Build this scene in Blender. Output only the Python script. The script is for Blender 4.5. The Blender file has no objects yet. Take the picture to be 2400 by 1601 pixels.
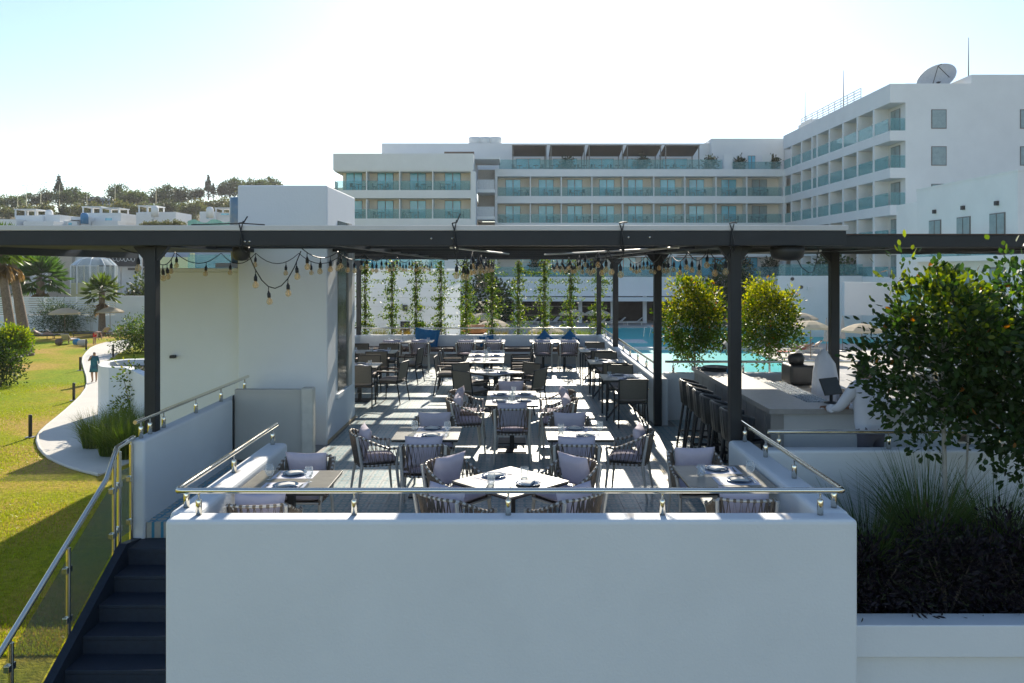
import bpy, math, random
import numpy as np
from mathutils import Vector, Matrix
R = math.radians
sc = bpy.context.scene
col = sc.collection
random.seed(7)
rng = np.random.default_rng(11)

# ------------------------------------------------------------------ camera
CAMZ = 2.79; F = 1870.0; HX = 1200.0; HY = 630.0
cd = bpy.data.cameras.new('camera'); cam = bpy.data.objects.new('camera', cd); col.objects.link(cam)
cam.location = (0, 0, CAMZ); cam.rotation_euler = (R(90), 0, 0)
cd.sensor_width = 36; cd.lens = 36 * F / 2400; cd.shift_y = -170.5 / 2400
cd.clip_start = .1; cd.clip_end = 6000
sc.camera = cam

# ------------------------------------------------------------------ sky + sun
SUN_EL, SUN_AZ = 30.0, 4.5          # degrees; azimuth measured from +Y towards +X
w = bpy.data.worlds.new('World'); sc.world = w; w.use_nodes = True
nt = w.node_tree; nt.nodes.clear()
sky = nt.nodes.new('ShaderNodeTexSky'); sky.sky_type = 'NISHITA'; sky.sun_disc = False
sky.sun_elevation = R(SUN_EL); sky.sun_rotation = R(SUN_AZ)
sky.altitude = 30; sky.air_density = 1.0; sky.dust_density = .3; sky.ozone_density = 1.6
bg = nt.nodes.new('ShaderNodeBackground'); bg.inputs[1].default_value = .12
wo = nt.nodes.new('ShaderNodeOutputWorld')
nt.links.new(sky.outputs[0], bg.inputs[0]); nt.links.new(bg.outputs[0], wo.inputs[0])
sd = bpy.data.lights.new('sun', 'SUN'); sun = bpy.data.objects.new('sun', sd); col.objects.link(sun)
sd.energy = 5.0; sd.angle = R(.53); sd.color = (1, .91, .76)
sv = Vector((math.sin(R(SUN_AZ)) * math.cos(R(SUN_EL)), math.cos(R(SUN_AZ)) * math.cos(R(SUN_EL)), math.sin(R(SUN_EL))))
sun.rotation_euler = sv.to_track_quat('Z', 'Y').to_euler()
sc.view_settings.view_transform = 'Standard'; sc.view_settings.look = 'None'
sc.view_settings.gamma = 1; sc.view_settings.use_curve_mapping = False
sc.view_settings.exposure = .66
cy = sc.cycles
cy.use_denoising = True; cy.max_bounces = 6; cy.diffuse_bounces = 3; cy.glossy_bounces = 3
cy.transmission_bounces = 4; cy.transparent_max_bounces = 10; cy.caustics_reflective = False; cy.caustics_refractive = False
cy.sample_clamp_indirect = 6

# pixel (of the 2400 x 1601 photograph) -> place
def G(px, py, z):                       # on the horizontal plane at height z
    Y = F * (CAMZ - z) / (py - HY); return Vector(((px - HX) * Y / F, Y, z))
def D(px, py, Y):                       # at distance Y
    return Vector(((px - HX) * Y / F, Y, CAMZ - (py - HY) * Y / F))

# ------------------------------------------------------------------ helpers
def tag(o, label=None, cat=None, group=None, kind=None):
    if label: o['label'] = label
    if cat: o['category'] = cat
    if group: o['group'] = group
    if kind: o['kind'] = kind
    return o
def thing(name, label, cat, loc=(0, 0, 0), rz=0, group=None):
    o = bpy.data.objects.new(name, None); col.objects.link(o); o.empty_display_size = .1
    o.location = loc; o.rotation_euler = (0, 0, rz)
    return tag(o, label, cat, group)
def kids(o): return [c for c in ALLKIDS.get(o.name, [])]
ALLKIDS = {}
def setp(o, parent):
    o.parent = parent; ALLKIDS.setdefault(parent.name, []).append(o)
def dup(o, loc=None, rz=None, label=None, group=None, parent=None, s=None):
    c = o.copy(); col.objects.link(c)
    if parent is not None: setp(c, parent)
    if loc is not None: c.location = loc
    if rz is not None: c.rotation_euler = (0, 0, rz)
    if s is not None: c.scale = (s, s, s) if not hasattr(s, '__len__') else s
    if label: c['label'] = label
    if group: c['group'] = group
    for k in kids(o): dup(k, parent=c)
    return c

class MB:
    def __init__(s): s.v = []; s.f = []; s.sm = []; s.mi = []; s.cm = 0
    def add(s, vs, fs, smooth=False):
        n = len(s.v); s.v += [tuple(p) for p in vs]
        for f in fs: s.f.append(tuple(i + n for i in f)); s.sm.append(smooth); s.mi.append(s.cm)
        return s
    def box(s, x0, x1, y0, y1, z0, z1):
        return s.add([(x0,y0,z0),(x1,y0,z0),(x1,y1,z0),(x0,y1,z0),(x0,y0,z1),(x1,y0,z1),(x1,y1,z1),(x0,y1,z1)],
            [(0,3,2,1),(4,5,6,7),(0,1,5,4),(1,2,6,5),(2,3,7,6),(3,0,4,7)])
    def bar(s, a, b, w, h, up=(0, 0, 1)):
        a = Vector(a); b = Vector(b); d = (b - a).normalized(); u = Vector(up)
        if abs(d.dot(u)) > .98: u = Vector((1, 0, 0))
        sd_ = d.cross(u).normalized() * w / 2; u = sd_.cross(d).normalized() * h / 2
        vs = [p + q for p in (a, b) for q in (-sd_ - u, sd_ - u, sd_ + u, -sd_ + u)]
        return s.add(vs, [(0,3,2,1),(4,5,6,7),(0,1,5,4),(1,2,6,5),(2,3,7,6),(3,0,4,7)])
    def tube(s, pts, r, n=8, caps=True, closed=False, flat=1.0):
        P = [Vector(p) for p in pts]; m = len(P)
        rr = r if hasattr(r, '__len__') else [r] * m
        nrm = None; rings = []
        for i, p in enumerate(P):
            if closed: t = (P[(i + 1) % m] - P[i - 1]).normalized()
            else: t = (P[min(i + 1, m - 1)] - P[max(i - 1, 0)]).normalized()
            if nrm is None:
                q = Vector((0, 0, 1)) if abs(t.z) < .9 else Vector((1, 0, 0)); nrm = (q - t * q.dot(t)).normalized()
            else:
                nrm = nrm - t * nrm.dot(t)
                nrm = nrm.normalized() if nrm.length > 1e-6 else t.orthogonal().normalized()
            bn = t.cross(nrm)
            rings.append([p + (nrm * math.cos(6.28319 * k / n) + bn * math.sin(6.28319 * k / n) * flat) * rr[i] for k in range(n)])
        fs = []
        for i in range(m if closed else m - 1):
            a = i * n; b = ((i + 1) % m) * n
            for k in range(n): fs.append((a + k, a + (k + 1) % n, b + (k + 1) % n, b + k))
        s.add([q for rg in rings for q in rg], fs, n > 5)
        if caps and not closed:
            s.add(rings[0], [tuple(reversed(range(n)))]); s.add(rings[-1], [tuple(range(n))])
        return s
    def cyl(s, a, b, r, n=12): return s.tube([a, b], r, n)
    def lathe(s, prof, n=16, c=(0, 0, 0), smooth=True):
        vs = []; fs = []; m = len(prof)
        for (r, z) in prof:
            for k in range(n): vs.append((c[0] + r * math.cos(6.28319 * k / n), c[1] + r * math.sin(6.28319 * k / n), c[2] + z))
        for i in range(m - 1):
            for k in range(n): fs.append((i*n+k, i*n+(k+1)%n, (i+1)*n+(k+1)%n, (i+1)*n+k))
        return s.add(vs, fs, smooth)
    def prism(s, poly, a, b, axis='z', smooth=False):
        n = len(poly)
        def pt(p, t): return {'z': (p[0], p[1], t), 'x': (t, p[0], p[1]), 'y': (p[0], t, p[1])}[axis]
        vs = [pt(p, a) for p in poly] + [pt(p, b) for p in poly]
        s.add(vs, [(i, (i+1)%n, n+(i+1)%n, n+i) for i in range(n)], smooth)
        s.add(vs[:n], [tuple(reversed(range(n)))]); s.add(vs[n:], [tuple(range(n))])
        return s
    def mesh(s, name, *mats):
        me = bpy.data.meshes.new(name); me.from_pydata(s.v, [], s.f)
        me.polygons.foreach_set('use_smooth', s.sm)
        for m in mats: me.materials.append(m)
        if len(mats) > 1: me.polygons.foreach_set('material_index', s.mi)
        return me
    def build(s, name, mat, parent=None, bevel=0, fix=True, loc=None):
        me = s.mesh(name, *(mat if isinstance(mat, (list, tuple)) else [mat]))
        if fix:
            import bmesh
            b = bmesh.new(); b.from_mesh(me); bmesh.ops.recalc_face_normals(b, faces=b.faces); b.to_mesh(me); b.free()
        return put(name, me, parent, bevel, loc)
def put(name, me, parent=None, bevel=0, loc=None):
    o = bpy.data.objects.new(name, me); col.objects.link(o)
    if parent is not None: setp(o, parent)
    if loc is not None: o.location = loc
    if bevel:
        md = o.modifiers.new('Bevel', 'BEVEL'); md.width = bevel; md.segments = 3; md.limit_method = 'ANGLE'; md.angle_limit = R(50)
        md.harden_normals = False
    return o
def bx(name, mat, parent, x0, x1, y0, y1, z0, z1, bevel=0): return MB().box(x0, x1, y0, y1, z0, z1).build(name, mat, parent, bevel)

# ------------------------------------------------------------------ materials
def _new(name):
    m = bpy.data.materials.new(name); m.use_nodes = True; n = m.node_tree.nodes; n.clear()
    o = n.new('ShaderNodeOutputMaterial'); return m, m.node_tree, o
def mat(name, c, rough=.6, metal=0., var=.12, scale=6., bump=0., bscale=60., spec=.5, c2=None, coat=0.):
    m, t, o = _new(name); N = t.nodes; L = t.links
    p = N.new('ShaderNodeBsdfPrincipled'); p.inputs['Roughness'].default_value = rough; p.inputs['Metallic'].default_value = metal
    p.inputs['Specular IOR Level'].default_value = spec; p.inputs['Coat Weight'].default_value = coat
    tc = N.new('ShaderNodeTexCoord'); no = N.new('ShaderNodeTexNoise'); no.inputs['Scale'].default_value = scale; no.inputs['Detail'].default_value = 6
    no.inputs['Roughness'].default_value = .65
    L.new(tc.outputs['Object'], no.inputs['Vector'])
    mx = N.new('ShaderNodeMix'); mx.data_type = 'RGBA'
    a = [max(0, x * (1 - var)) for x in c]; b = [min(1, x * (1 + var)) for x in (c2 or c)]
    if c2: a = list(c); b = list(c2)
    mx.inputs[6].default_value = (*a, 1); mx.inputs[7].default_value = (*b, 1)
    cr = N.new('ShaderNodeMapRange'); cr.inputs[1].default_value = .3; cr.inputs[2].default_value = .7
    L.new(no.outputs['Fac'], cr.inputs[0]); L.new(cr.outputs[0], mx.inputs[0]); L.new(mx.outputs[2], p.inputs['Base Color'])
    if bump:
        n2 = N.new('ShaderNodeTexNoise'); n2.inputs['Scale'].default_value = bscale; n2.inputs['Detail'].default_value = 4
        L.new(tc.outputs['Object'], n2.inputs['Vector'])
        bm = N.new('ShaderNodeBump'); bm.inputs['Strength'].default_value = bump; bm.inputs['Distance'].default_value = .02
        L.new(n2.outputs['Fac'], bm.inputs['Height']); L.new(bm.outputs[0], p.inputs['Normal'])
    L.new(p.outputs[0], o.inputs[0]); return m
def glassy(name, tint, alpha=.5, rough=.03, clear=.45):
    """thin pane: part clear, part tinted reflecting sheet (panes are single thin boxes)"""
    m, t, o = _new(name); N = t.nodes; L = t.links
    tr = N.new('ShaderNodeBsdfTransparent'); tr.inputs[0].default_value = (*[min(1, clear + x * (1 - clear)) for x in tint], 1)
    p = N.new('ShaderNodeBsdfPrincipled'); p.inputs['Base Color'].default_value = (*tint, 1); p.inputs['Roughness'].default_value = rough
    p.inputs['Specular IOR Level'].default_value = .6
    lw = N.new('ShaderNodeLayerWeight'); lw.inputs[0].default_value = .5
    fr = N.new('ShaderNodeMath'); fr.operation = 'POWER'; fr.inputs[1].default_value = 3.2; L.new(lw.outputs['Facing'], fr.inputs[0])
    ad = N.new('ShaderNodeMath'); ad.operation = 'ADD'; ad.use_clamp = True; ad.inputs[1].default_value = alpha
    L.new(fr.outputs[0], ad.inputs[0])
    mx = N.new('ShaderNodeMixShader'); L.new(ad.outputs[0], mx.inputs[0]); L.new(tr.outputs[0], mx.inputs[1]); L.new(p.outputs[0], mx.inputs[2])
    L.new(mx.outputs[0], o.inputs[0]); return m
def leafmat(name, trans=.45, rough=.45):
    m, t, o = _new(name); N = t.nodes; L = t.links
    at = N.new('ShaderNodeAttribute'); at.attribute_name = 'leafcol'
    p = N.new('ShaderNodeBsdfPrincipled'); p.inputs['Roughness'].default_value = rough; p.inputs['Specular IOR Level'].default_value = .45
    tl = N.new('ShaderNodeBsdfTranslucent')
    hs = N.new('ShaderNodeHueSaturation'); hs.inputs['Hue'].default_value = .495; hs.inputs['Saturation'].default_value = 1.15; hs.inputs['Value'].default_value = 1.9
    L.new(at.outputs['Color'], p.inputs['Base Color']); L.new(at.outputs['Color'], hs.inputs['Color']); L.new(hs.outputs[0], tl.inputs[0])
    mx = N.new('ShaderNodeMixShader'); mx.inputs[0].default_value = trans
    L.new(p.outputs[0], mx.inputs[1]); L.new(tl.outputs[0], mx.inputs[2]); L.new(mx.outputs[0], o.inputs[0]); return m

WHITE = mat('white_render', (.765, .785, .79), .75, var=.03, scale=1.3, bump=.16, bscale=45)
WHITE2 = mat('white_paint_far', (.74, .745, .735), .8, var=.04, scale=.5)
CREAM = mat('cream_balcony_wall', (.72, .655, .56), .85, var=.05, scale=.6)
BEIGE = mat('beige_panel', (.50, .48, .43), .65, var=.04, scale=2, bump=.05)
BEIGE2 = mat('beige_base', (.62, .50, .33), .8, var=.06, scale=2, bump=.1)
BLACK = mat('black_steel', (.009, .012, .016), .5, var=.25, scale=5, bump=.03)
SEAL = mat('roof_panel_white', (.66, .64, .62), .6, var=.06, scale=2)
FABRIC = mat('roof_fabric', (.07, .07, .072), .9, var=.06, scale=2)
STEEL = mat('brushed_steel', (.78, .74, .64), .14, 1., var=.04, scale=20)
ALU = mat('champagne_frame', (.60, .575, .53), .38, .3, var=.05)
ROPE = mat('taupe_rope', (.23, .185, .14), .8, var=.25, scale=40, bump=.4, bscale=250)
LILAC = mat('lilac_cushion', (.53, .475, .54), .9, var=.06, scale=5, bump=.25, bscale=18)
SLING = mat('taupe_sling', (.20, .172, .135), .75, var=.14, scale=60)
DARK = mat('charcoal_frame', (.03, .031, .032), .45, var=.2, scale=10)
CUSH = mat('taupe_cushion', (.32, .28, .25), .9, var=.06, scale=5, bump=.2, bscale=18)
STOOL = mat('black_weave', (.02, .021, .022), .45, var=.3, scale=60, bump=.4, bscale=150)
TTOP = mat('ceramic_table_top', (.17, .16, .135), .32, var=.2, scale=9, bump=.03)
TEDGE = mat('table_edge', (.03, .028, .025), .5, var=.1)
MATW = mat('placemat_paper', (.66, .65, .72), .75, var=.03, scale=8)
PLATE = mat('blue_plate', (.03, .075, .16), .18, var=.3, scale=14)
NAPK = mat('napkin_linen', (.62, .60, .56), .85, var=.08, scale=20, bump=.2)
CUT = mat('cutlery_steel', (.6, .58, .55), .2, 1.)
GLASS = glassy('drinking_glass', (.9, .94, .96), .10, clear=.6)
BLUE = mat('blue_cushion', (.02, .14, .30), .85, var=.12, scale=12, bump=.2, bscale=20)
WOODB = mat('brown_bench', (.16, .11, .085), .7, var=.2, scale=8)
STEPM = mat('painted_step', (.016, .028, .05), .55, var=.2, scale=20, bump=.3, bscale=160)
PANE = glassy('railing_glass', (.45, .50, .48), .03, clear=.55)
TEAL = glassy('teal_balustrade', (.25, .55, .56), .2, clear=.68)
WINP = mat('sky_tinted_window', (.11, .45, .58), .1, var=.3, scale=.4, spec=.9)  # cyan base paints the sky's reflection into the panes
CURT = mat('window_curtain', (.26, .34, .35), .4, var=.15, scale=3)
FRAME = mat('window_frame', (.16, .15, .14), .5)
BARP = mat('bar_cladding', (.33, .31, .285), .6, var=.08, scale=3)
STONE = mat('counter_stone', (.34, .325, .31), .42, var=.1, scale=14, bump=.05)
BULB = glassy('bulb_glass', (.85, .72, .48), .28)
WATER = mat('pool_water', (.012, .50, .50), .3, var=.14, scale=.12, bump=.25, bscale=1.6, spec=.12)
DECK = mat('pool_deck_stone', (.47, .44, .40), .8, var=.07, scale=1.2, bump=.1, bscale=12)
PATH = mat('path_concrete', (.60, .565, .50), .85, var=.06, scale=.8, bump=.08, bscale=30)
SOIL = mat('planter_soil', (.03, .024, .018), .95, var=.3, scale=10, bump=.6, bscale=20)
BARK = mat('bark', (.16, .13, .10), .9, var=.3, scale=14, bump=.6, bscale=40)
PALMB = mat('palm_bark', (.19, .145, .11), .95, var=.35, scale=9, bump=.8, bscale=14)
GREYB = mat('grey_bark', (.36, .34, .31), .9, var=.2, scale=20, bump=.3)
LEAF = leafmat('leaf', .42); LEAFD = leafmat('leaf_dense', .25, .5); LEAFP = leafmat('leaf_purple', .1, .6)
UMB = mat('parasol_canvas', (.52, .46, .37), .85, var=.06, scale=3)
def cloth(name, c, f):
    m = mat(name, c, .85, var=.06, scale=3); t = m.node_tree; p = next(n for n in t.nodes if n.type == 'BSDF_PRINCIPLED'); o = next(n for n in t.nodes if n.type == 'OUTPUT_MATERIAL')
    tl = t.nodes.new('ShaderNodeBsdfTranslucent'); tl.inputs[0].default_value = (*c, 1); mx = t.nodes.new('ShaderNodeMixShader'); mx.inputs[0].default_value = f
    t.links.new(p.outputs[0], mx.inputs[1]); t.links.new(tl.outputs[0], mx.inputs[2]); t.links.new(mx.outputs[0], o.inputs[0]); return m
UMB = cloth('parasol_cloth', (.60, .51, .38), .4)
UMBC = mat('parasol_closed', (.42, .39, .36), .9, var=.12, scale=9)
TERRA = mat('terracotta', (.50, .22, .09), .8, var=.15, scale=12)
SKIN = mat('skin', (.42, .25, .17), .55, var=.06, scale=14)
SKIN2 = mat('skin_tan', (.33, .17, .10), .55, var=.06, scale=14)
HAIR = mat('dark_hair', (.03, .02, .016), .6, var=.3, scale=30)
SHIRT = mat('white_shirt', (.72, .73, .78), .85, var=.04, scale=9, bump=.3, bscale=14)
TROUS = mat('grey_trousers', (.09, .09, .115), .85, var=.1, scale=12)
NAVY = mat('navy_dress', (.015, .04, .10), .85, c2=(.04, .22, .26), scale=5)
RED = mat('red_shorts', (.5, .03, .02), .8)
TOWEL = mat('towel_blue', (.05, .22, .42), .9, var=.15, scale=9)
WOODF = mat('lounger_wood', (.20, .13, .08), .7, var=.2, scale=6)
LINEN = mat('lounger_linen', (.50, .47, .43), .9, var=.05)
MESHD = mat('lounger_mesh', (.12, .11, .10), .9, var=.1)
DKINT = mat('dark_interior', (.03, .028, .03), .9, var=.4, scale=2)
SIGN = mat('sign_board', (.03, .03, .034), .6)
TEALR = mat('teal_roof', (.03, .42, .40), .4, var=.1)
LEMON = mat('pale_yellow_panel', (.60, .58, .34), .7, var=.05)
BLUEB = mat('pale_blue_building', (.32, .38, .47), .85, var=.05, scale=.3)
GREENT = mat('green_netting', (.22, .46, .36), .85, var=.15, scale=2)
TANKB = mat('blue_tank', (.05, .20, .36), .3, var=.2, scale=2, c2=(.42, .36, .25))

def tile_material(name, c_bg, c_a, c_b, rough=.34):
    m, t, o = _new(name); N = t.nodes; L = t.links
    def M(op, a, b=None, c=None):
        n = N.new('ShaderNodeMath'); n.operation = op
        for i, q in enumerate((a, b, c)):
            if q is None: continue
            if isinstance(q, (int, float)): n.inputs[i].default_value = q
            else: L.new(q, n.inputs[i])
        return n.outputs[0]
    tc = N.new('ShaderNodeTexCoord'); sp = N.new('ShaderNodeSeparateXYZ'); L.new(tc.outputs['Object'], sp.inputs[0])
    fx = M('SUBTRACT', M('FRACT', M('ADD', M('DIVIDE', sp.outputs[0], .2), 100.5)), .5)
    fy = M('SUBTRACT', M('FRACT', M('ADD', M('DIVIDE', sp.outputs[1], .2), 100.5)), .5)
    ax = M('ABSOLUTE', fx); ay = M('ABSOLUTE', fy)
    d0 = M('SQRT', M('ADD', M('MULTIPLY', ax, ax), M('MULTIPLY', ay, ay)))
    cx = M('SUBTRACT', .5, ax); cyv = M('SUBTRACT', .5, ay)
    d1 = M('SQRT', M('ADD', M('MULTIPLY', cx, cx), M('MULTIPLY', cyv, cyv)))
    ring = M('LESS_THAN', M('ABSOLUTE', M('SUBTRACT', d0, .27)), .075)
    ring2 = M('LESS_THAN', M('ABSOLUTE', M('SUBTRACT', d1, .3)), .06)
    dot = M('LESS_THAN', d0, .1)
    no = N.new('ShaderNodeTexNoise'); no.inputs['Scale'].default_value = 1.1; no.inputs['Detail'].default_value = 5
    geo = N.new('ShaderNodeNewGeometry'); L.new(geo.outputs['Position'], no.inputs['Vector'])
    oi = N.new('ShaderNodeTexNoise'); oi.inputs['Scale'].default_value = 40; L.new(geo.outputs['Position'], oi.inputs['Vector'])
    def mix(f, a, b):
        n = N.new('ShaderNodeMix'); n.data_type = 'RGBA'; L.new(f, n.inputs[0])
        for i, q in ((6, a), (7, b)):
            if isinstance(q, tuple): n.inputs[i].default_value = (*q, 1)
            else: L.new(q, n.inputs[i])
        return n.outputs[2]
    c = mix(ring, c_bg, c_a); c = mix(ring2, c, c_b); c = mix(dot, c, c_b)
    wear = M('MULTIPLY', M('SUBTRACT', no.outputs['Fac'], .3), .55)
    c = mix(wear, c, tuple((a + b) / 2 for a, b in zip(c_bg, c_a)))
    vn = N.new('ShaderNodeMapRange'); vn.inputs[3].default_value = .86; vn.inputs[4].default_value = 1.1; L.new(oi.outputs['Fac'], vn.inputs[0])
    mm = N.new('ShaderNodeMix'); mm.data_type = 'RGBA'; mm.blend_type = 'MULTIPLY'; mm.inputs[0].default_value = 1
    cb = N.new('ShaderNodeCombineColor'); [L.new(vn.outputs[0], cb.inputs[i]) for i in range(3)]
    L.new(c, mm.inputs[6]); L.new(cb.outputs[0], mm.inputs[7])
    p = N.new('ShaderNodeBsdfPrincipled'); L.new(mm.outputs[2], p.inputs['Base Color'])
    rr = N.new('ShaderNodeMapRange'); rr.inputs[3].default_value = rough - .1; rr.inputs[4].default_value = rough + .14
    L.new(no.outputs['Fac'], rr.inputs[0]); L.new(rr.outputs[0], p.inputs['Roughness'])
    L.new(p.outputs[0], o.inputs[0]); return m
TILE = tile_material('patterned_tile', (.40, .42, .40), (.10, .235, .275), (.20, .31, .33))
TILEB = tile_material('bold_blue_tile', (.50, .47, .40), (.03, .24, .38), (.05, .30, .42), .45)

def lawn_material():
    m, t, o = _new('lawn_grass'); N = t.nodes; L = t.links
    geo = N.new('ShaderNodeNewGeometry')
    def noise(s, d=5):
        n = N.new('ShaderNodeTexNoise'); n.inputs['Scale'].default_value = s; n.inputs['Detail'].default_value = d
        L.new(geo.outputs['Position'], n.inputs['Vector']); return n.outputs['Fac']
    def ramp(f, stops):
        r = N.new('ShaderNodeValToRGB'); r.color_ramp.elements[0].position = stops[0][0]; r.color_ramp.elements[0].color = (*stops[0][1], 1)
        r.color_ramp.elements[1].position = stops[-1][0]; r.color_ramp.elements[1].color = (*stops[-1][1], 1)
        for p, c in stops[1:-1]:
            e = r.color_ramp.elements.new(p); e.color = (*c, 1)
        L.new(f, r.inputs[0]); return r.outputs[0]
    a = ramp(noise(.22, 6), [(.36, (.22, .29, .008)), (.48, (.31, .30, .014)), (.57, (.43, .30, .06)), (.70, (.48, .29, .12))])
    b = ramp(noise(7, 6), [(.3, (.5, .55, .4)), (.7, (1.2, 1.2, 1.0))])
    mm = N.new('ShaderNodeMix'); mm.data_type = 'RGBA'; mm.blend_type = 'MULTIPLY'; mm.inputs[0].default_value = .8
    L.new(a, mm.inputs[6]); L.new(b, mm.inputs[7])
    p = N.new('ShaderNodeBsdfPrincipled'); p.inputs['Roughness'].default_value = .9; p.inputs['Specular IOR Level'].default_value = .1
    L.new(mm.outputs[2], p.inputs['Base Color'])
    bm = N.new('ShaderNodeBump'); bm.inputs['Strength'].default_value = .8; bm.inputs['Distance'].default_value = .06
    L.new(noise(16, 6), bm.inputs['Height']); L.new(bm.outputs[0], p.inputs['Normal'])
    L.new(p.outputs[0], o.inputs[0]); return m
LAWN = lawn_material()
HILLM = mat('scrub_hill', (.085, .085, .035), .95, c2=(.17, .13, .07), scale=.06, bump=.5, bscale=.5)

# ------------------------------------------------------------------ foliage helpers (numpy)
def unit(a): return a / np.maximum(np.linalg.norm(a, axis=1, keepdims=True), 1e-9)
def leaf_mesh(name, P, Dr, Ln, Wd, C, mat_):
    n = len(P); Dr = unit(Dr); S = unit(np.cross(Dr, rng.normal(size=(n, 3)))); U = np.cross(S, Dr)
    Ln = np.broadcast_to(np.asarray(Ln, float), (n,))[:, None]; Wd = np.broadcast_to(np.asarray(Wd, float), (n,))[:, None]
    a_, b_, u_ = Dr * Ln, S * Wd, U * Wd
    V = np.stack([P, P + a_ * .3 + b_ * .42 + u_ * .13, P + a_ * .72 + b_ * .4 + u_ * .1, P + a_, P + a_ * .72 - b_ * .4 + u_ * .1, P + a_ * .3 - b_ * .42 + u_ * .13], 1).reshape(-1, 3)
    i = np.arange(n)[:, None] * 6
    T = np.concatenate([i + np.array([[0, 1, 2, 3]]), i + np.array([[0, 3, 4, 5]])], 1).reshape(-1)
    me = bpy.data.meshes.new(name); me.vertices.add(n * 6); me.vertices.foreach_set('co', V.ravel())
    me.loops.add(n * 8); me.loops.foreach_set('vertex_index', T.astype(np.int32))
    me.polygons.add(n * 2); me.polygons.foreach_set('loop_start', (np.arange(n * 2) * 4).astype(np.int32))
    me.update(calc_edges=True)
    ca = me.color_attributes.new('leafcol', 'FLOAT_COLOR', 'POINT')
    cc = np.concatenate([np.repeat(C, 6, 0), np.ones((n * 6, 1))], 1); ca.data.foreach_set('color', cc.ravel().astype(np.float32))
    me.materials.append(mat_); return me
def cols(n, base, jit=.35, alt=None, pa=0.):
    b = np.tile(np.array(base, float), (n, 1)) * (1 + rng.uniform(-jit, jit, (n, 1)))
    if alt is not None:
        k = rng.random(n) < pa; b[k] = np.array(alt) * (1 + rng.uniform(-.25, .25, (k.sum(), 1)))
    return np.clip(b, 0, 1)
def clumps(nc, per, c, rad, rc, shell=.45, flat_bottom=None):
    """leaf points in clumps through an ellipsoid; returns points, outward directions, relative height"""
    u = unit(rng.normal(size=(nc, 3))); r = shell + (1 - shell) * rng.random((nc, 1)) ** .6
    r *= 1 + .24 * np.sin(u[:, :1] * 5 + u[:, 2:] * 4) + rng.normal(0, .05, (nc, 1))
    cc = u * r * np.array(rad) + np.array(c)
    P = np.repeat(cc, per, 0) + rng.normal(size=(nc * per, 3)) * rc
    Dv = unit(P - np.repeat(cc, per, 0) + .5 * rc * np.repeat(u, per, 0) + np.array([0, 0, .3 * rc]))
    return P, Dv, (P[:, 2] - c[2]) / rad[2]
def blade_mesh(name, base, hgt, lean, n, w, C, mat_, seg=4):
    """curved grass blades: base (n,3), heights, horizontal lean vectors"""
    T = np.linspace(0, 1, seg + 1)[None, :, None]
    L_ = np.concatenate([lean, np.zeros((n, 1))], 1)[:, None, :]; H = np.asarray(hgt)[:, None, None]
    Z = np.array([0, 0, 1.])
    drop = np.linalg.norm(lean, axis=1)[:, None, None]
    Pt = base[:, None, :] + L_ * T ** 1.8 + Z * (H * (T - .0 * T)) - Z * drop * .55 * T ** 2.6
    ph = rng.uniform(0, math.pi, n); S = np.stack([np.cos(ph), np.sin(ph), np.zeros(n)], 1)[:, None, :] * np.asarray(w).reshape(-1, 1, 1) * (1 - T * .92) / 2
    V = np.stack([Pt - S, Pt + S], 2).reshape(-1, 3)
    k = (seg + 1) * 2; q = []
    for j in range(seg): q.append([j * 2, j * 2 + 1, j * 2 + 3, j * 2 + 2])
    Q = (np.arange(n)[:, None, None] * k + np.array(q)[None]).reshape(-1)
    me = bpy.data.meshes.new(name); me.vertices.add(len(V)); me.vertices.foreach_set('co', V.ravel())
    me.loops.add(len(Q)); me.loops.foreach_set('vertex_index', Q.astype(np.int32)); npol = len(Q) // 4
    me.polygons.add(npol); me.polygons.foreach_set('loop_start', (np.arange(npol) * 4).astype(np.int32)); me.update(calc_edges=True)
    ca = me.color_attributes.new('leafcol', 'FLOAT_COLOR', 'POINT')
    ca.data.foreach_set('color', np.concatenate([np.repeat(C, k, 0), np.ones((n * k, 1))], 1).ravel().astype(np.float32))
    me.materials.append(mat_); return me
# ================================================================== THE SETTING
GZ = -3.25
def struct(o): o['kind'] = 'structure'; return o
def sheet(name, mat_, poly, z):
    m = MB(); m.add([(p[0], p[1], z) for p in poly], [tuple(range(len(poly)))]); return struct(m.build(name, mat_, fix=False))
sheet('ground', HILLM, [(-3000, -200), (3000, -200), (3000, 3000), (-3000, 3000)], -5.2)
# lawn with a gently uneven surface
def grid_sheet(name, mat_, x0, x1, y0, y1, nx, ny, zf):
    xs = np.linspace(x0, x1, nx); ys = np.linspace(y0, y1, ny)
    m = MB(); m.v = [(x, y, zf(x, y)) for y in ys for x in xs]
    m.f = [(j*nx+i, j*nx+i+1, (j+1)*nx+i+1, (j+1)*nx+i) for j in range(ny-1) for i in range(nx-1)]
    m.sm = [True] * len(m.f); m.mi = [0] * len(m.f); return m.build(name, mat_, fix=False)
struct(grid_sheet('lawn', LAWN, -75, -2.9, -12, 78, 74, 91, lambda x, y: GZ + .025 * math.sin(x * .7 + 1) * math.sin(y * .45)
                  - .02))
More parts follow.
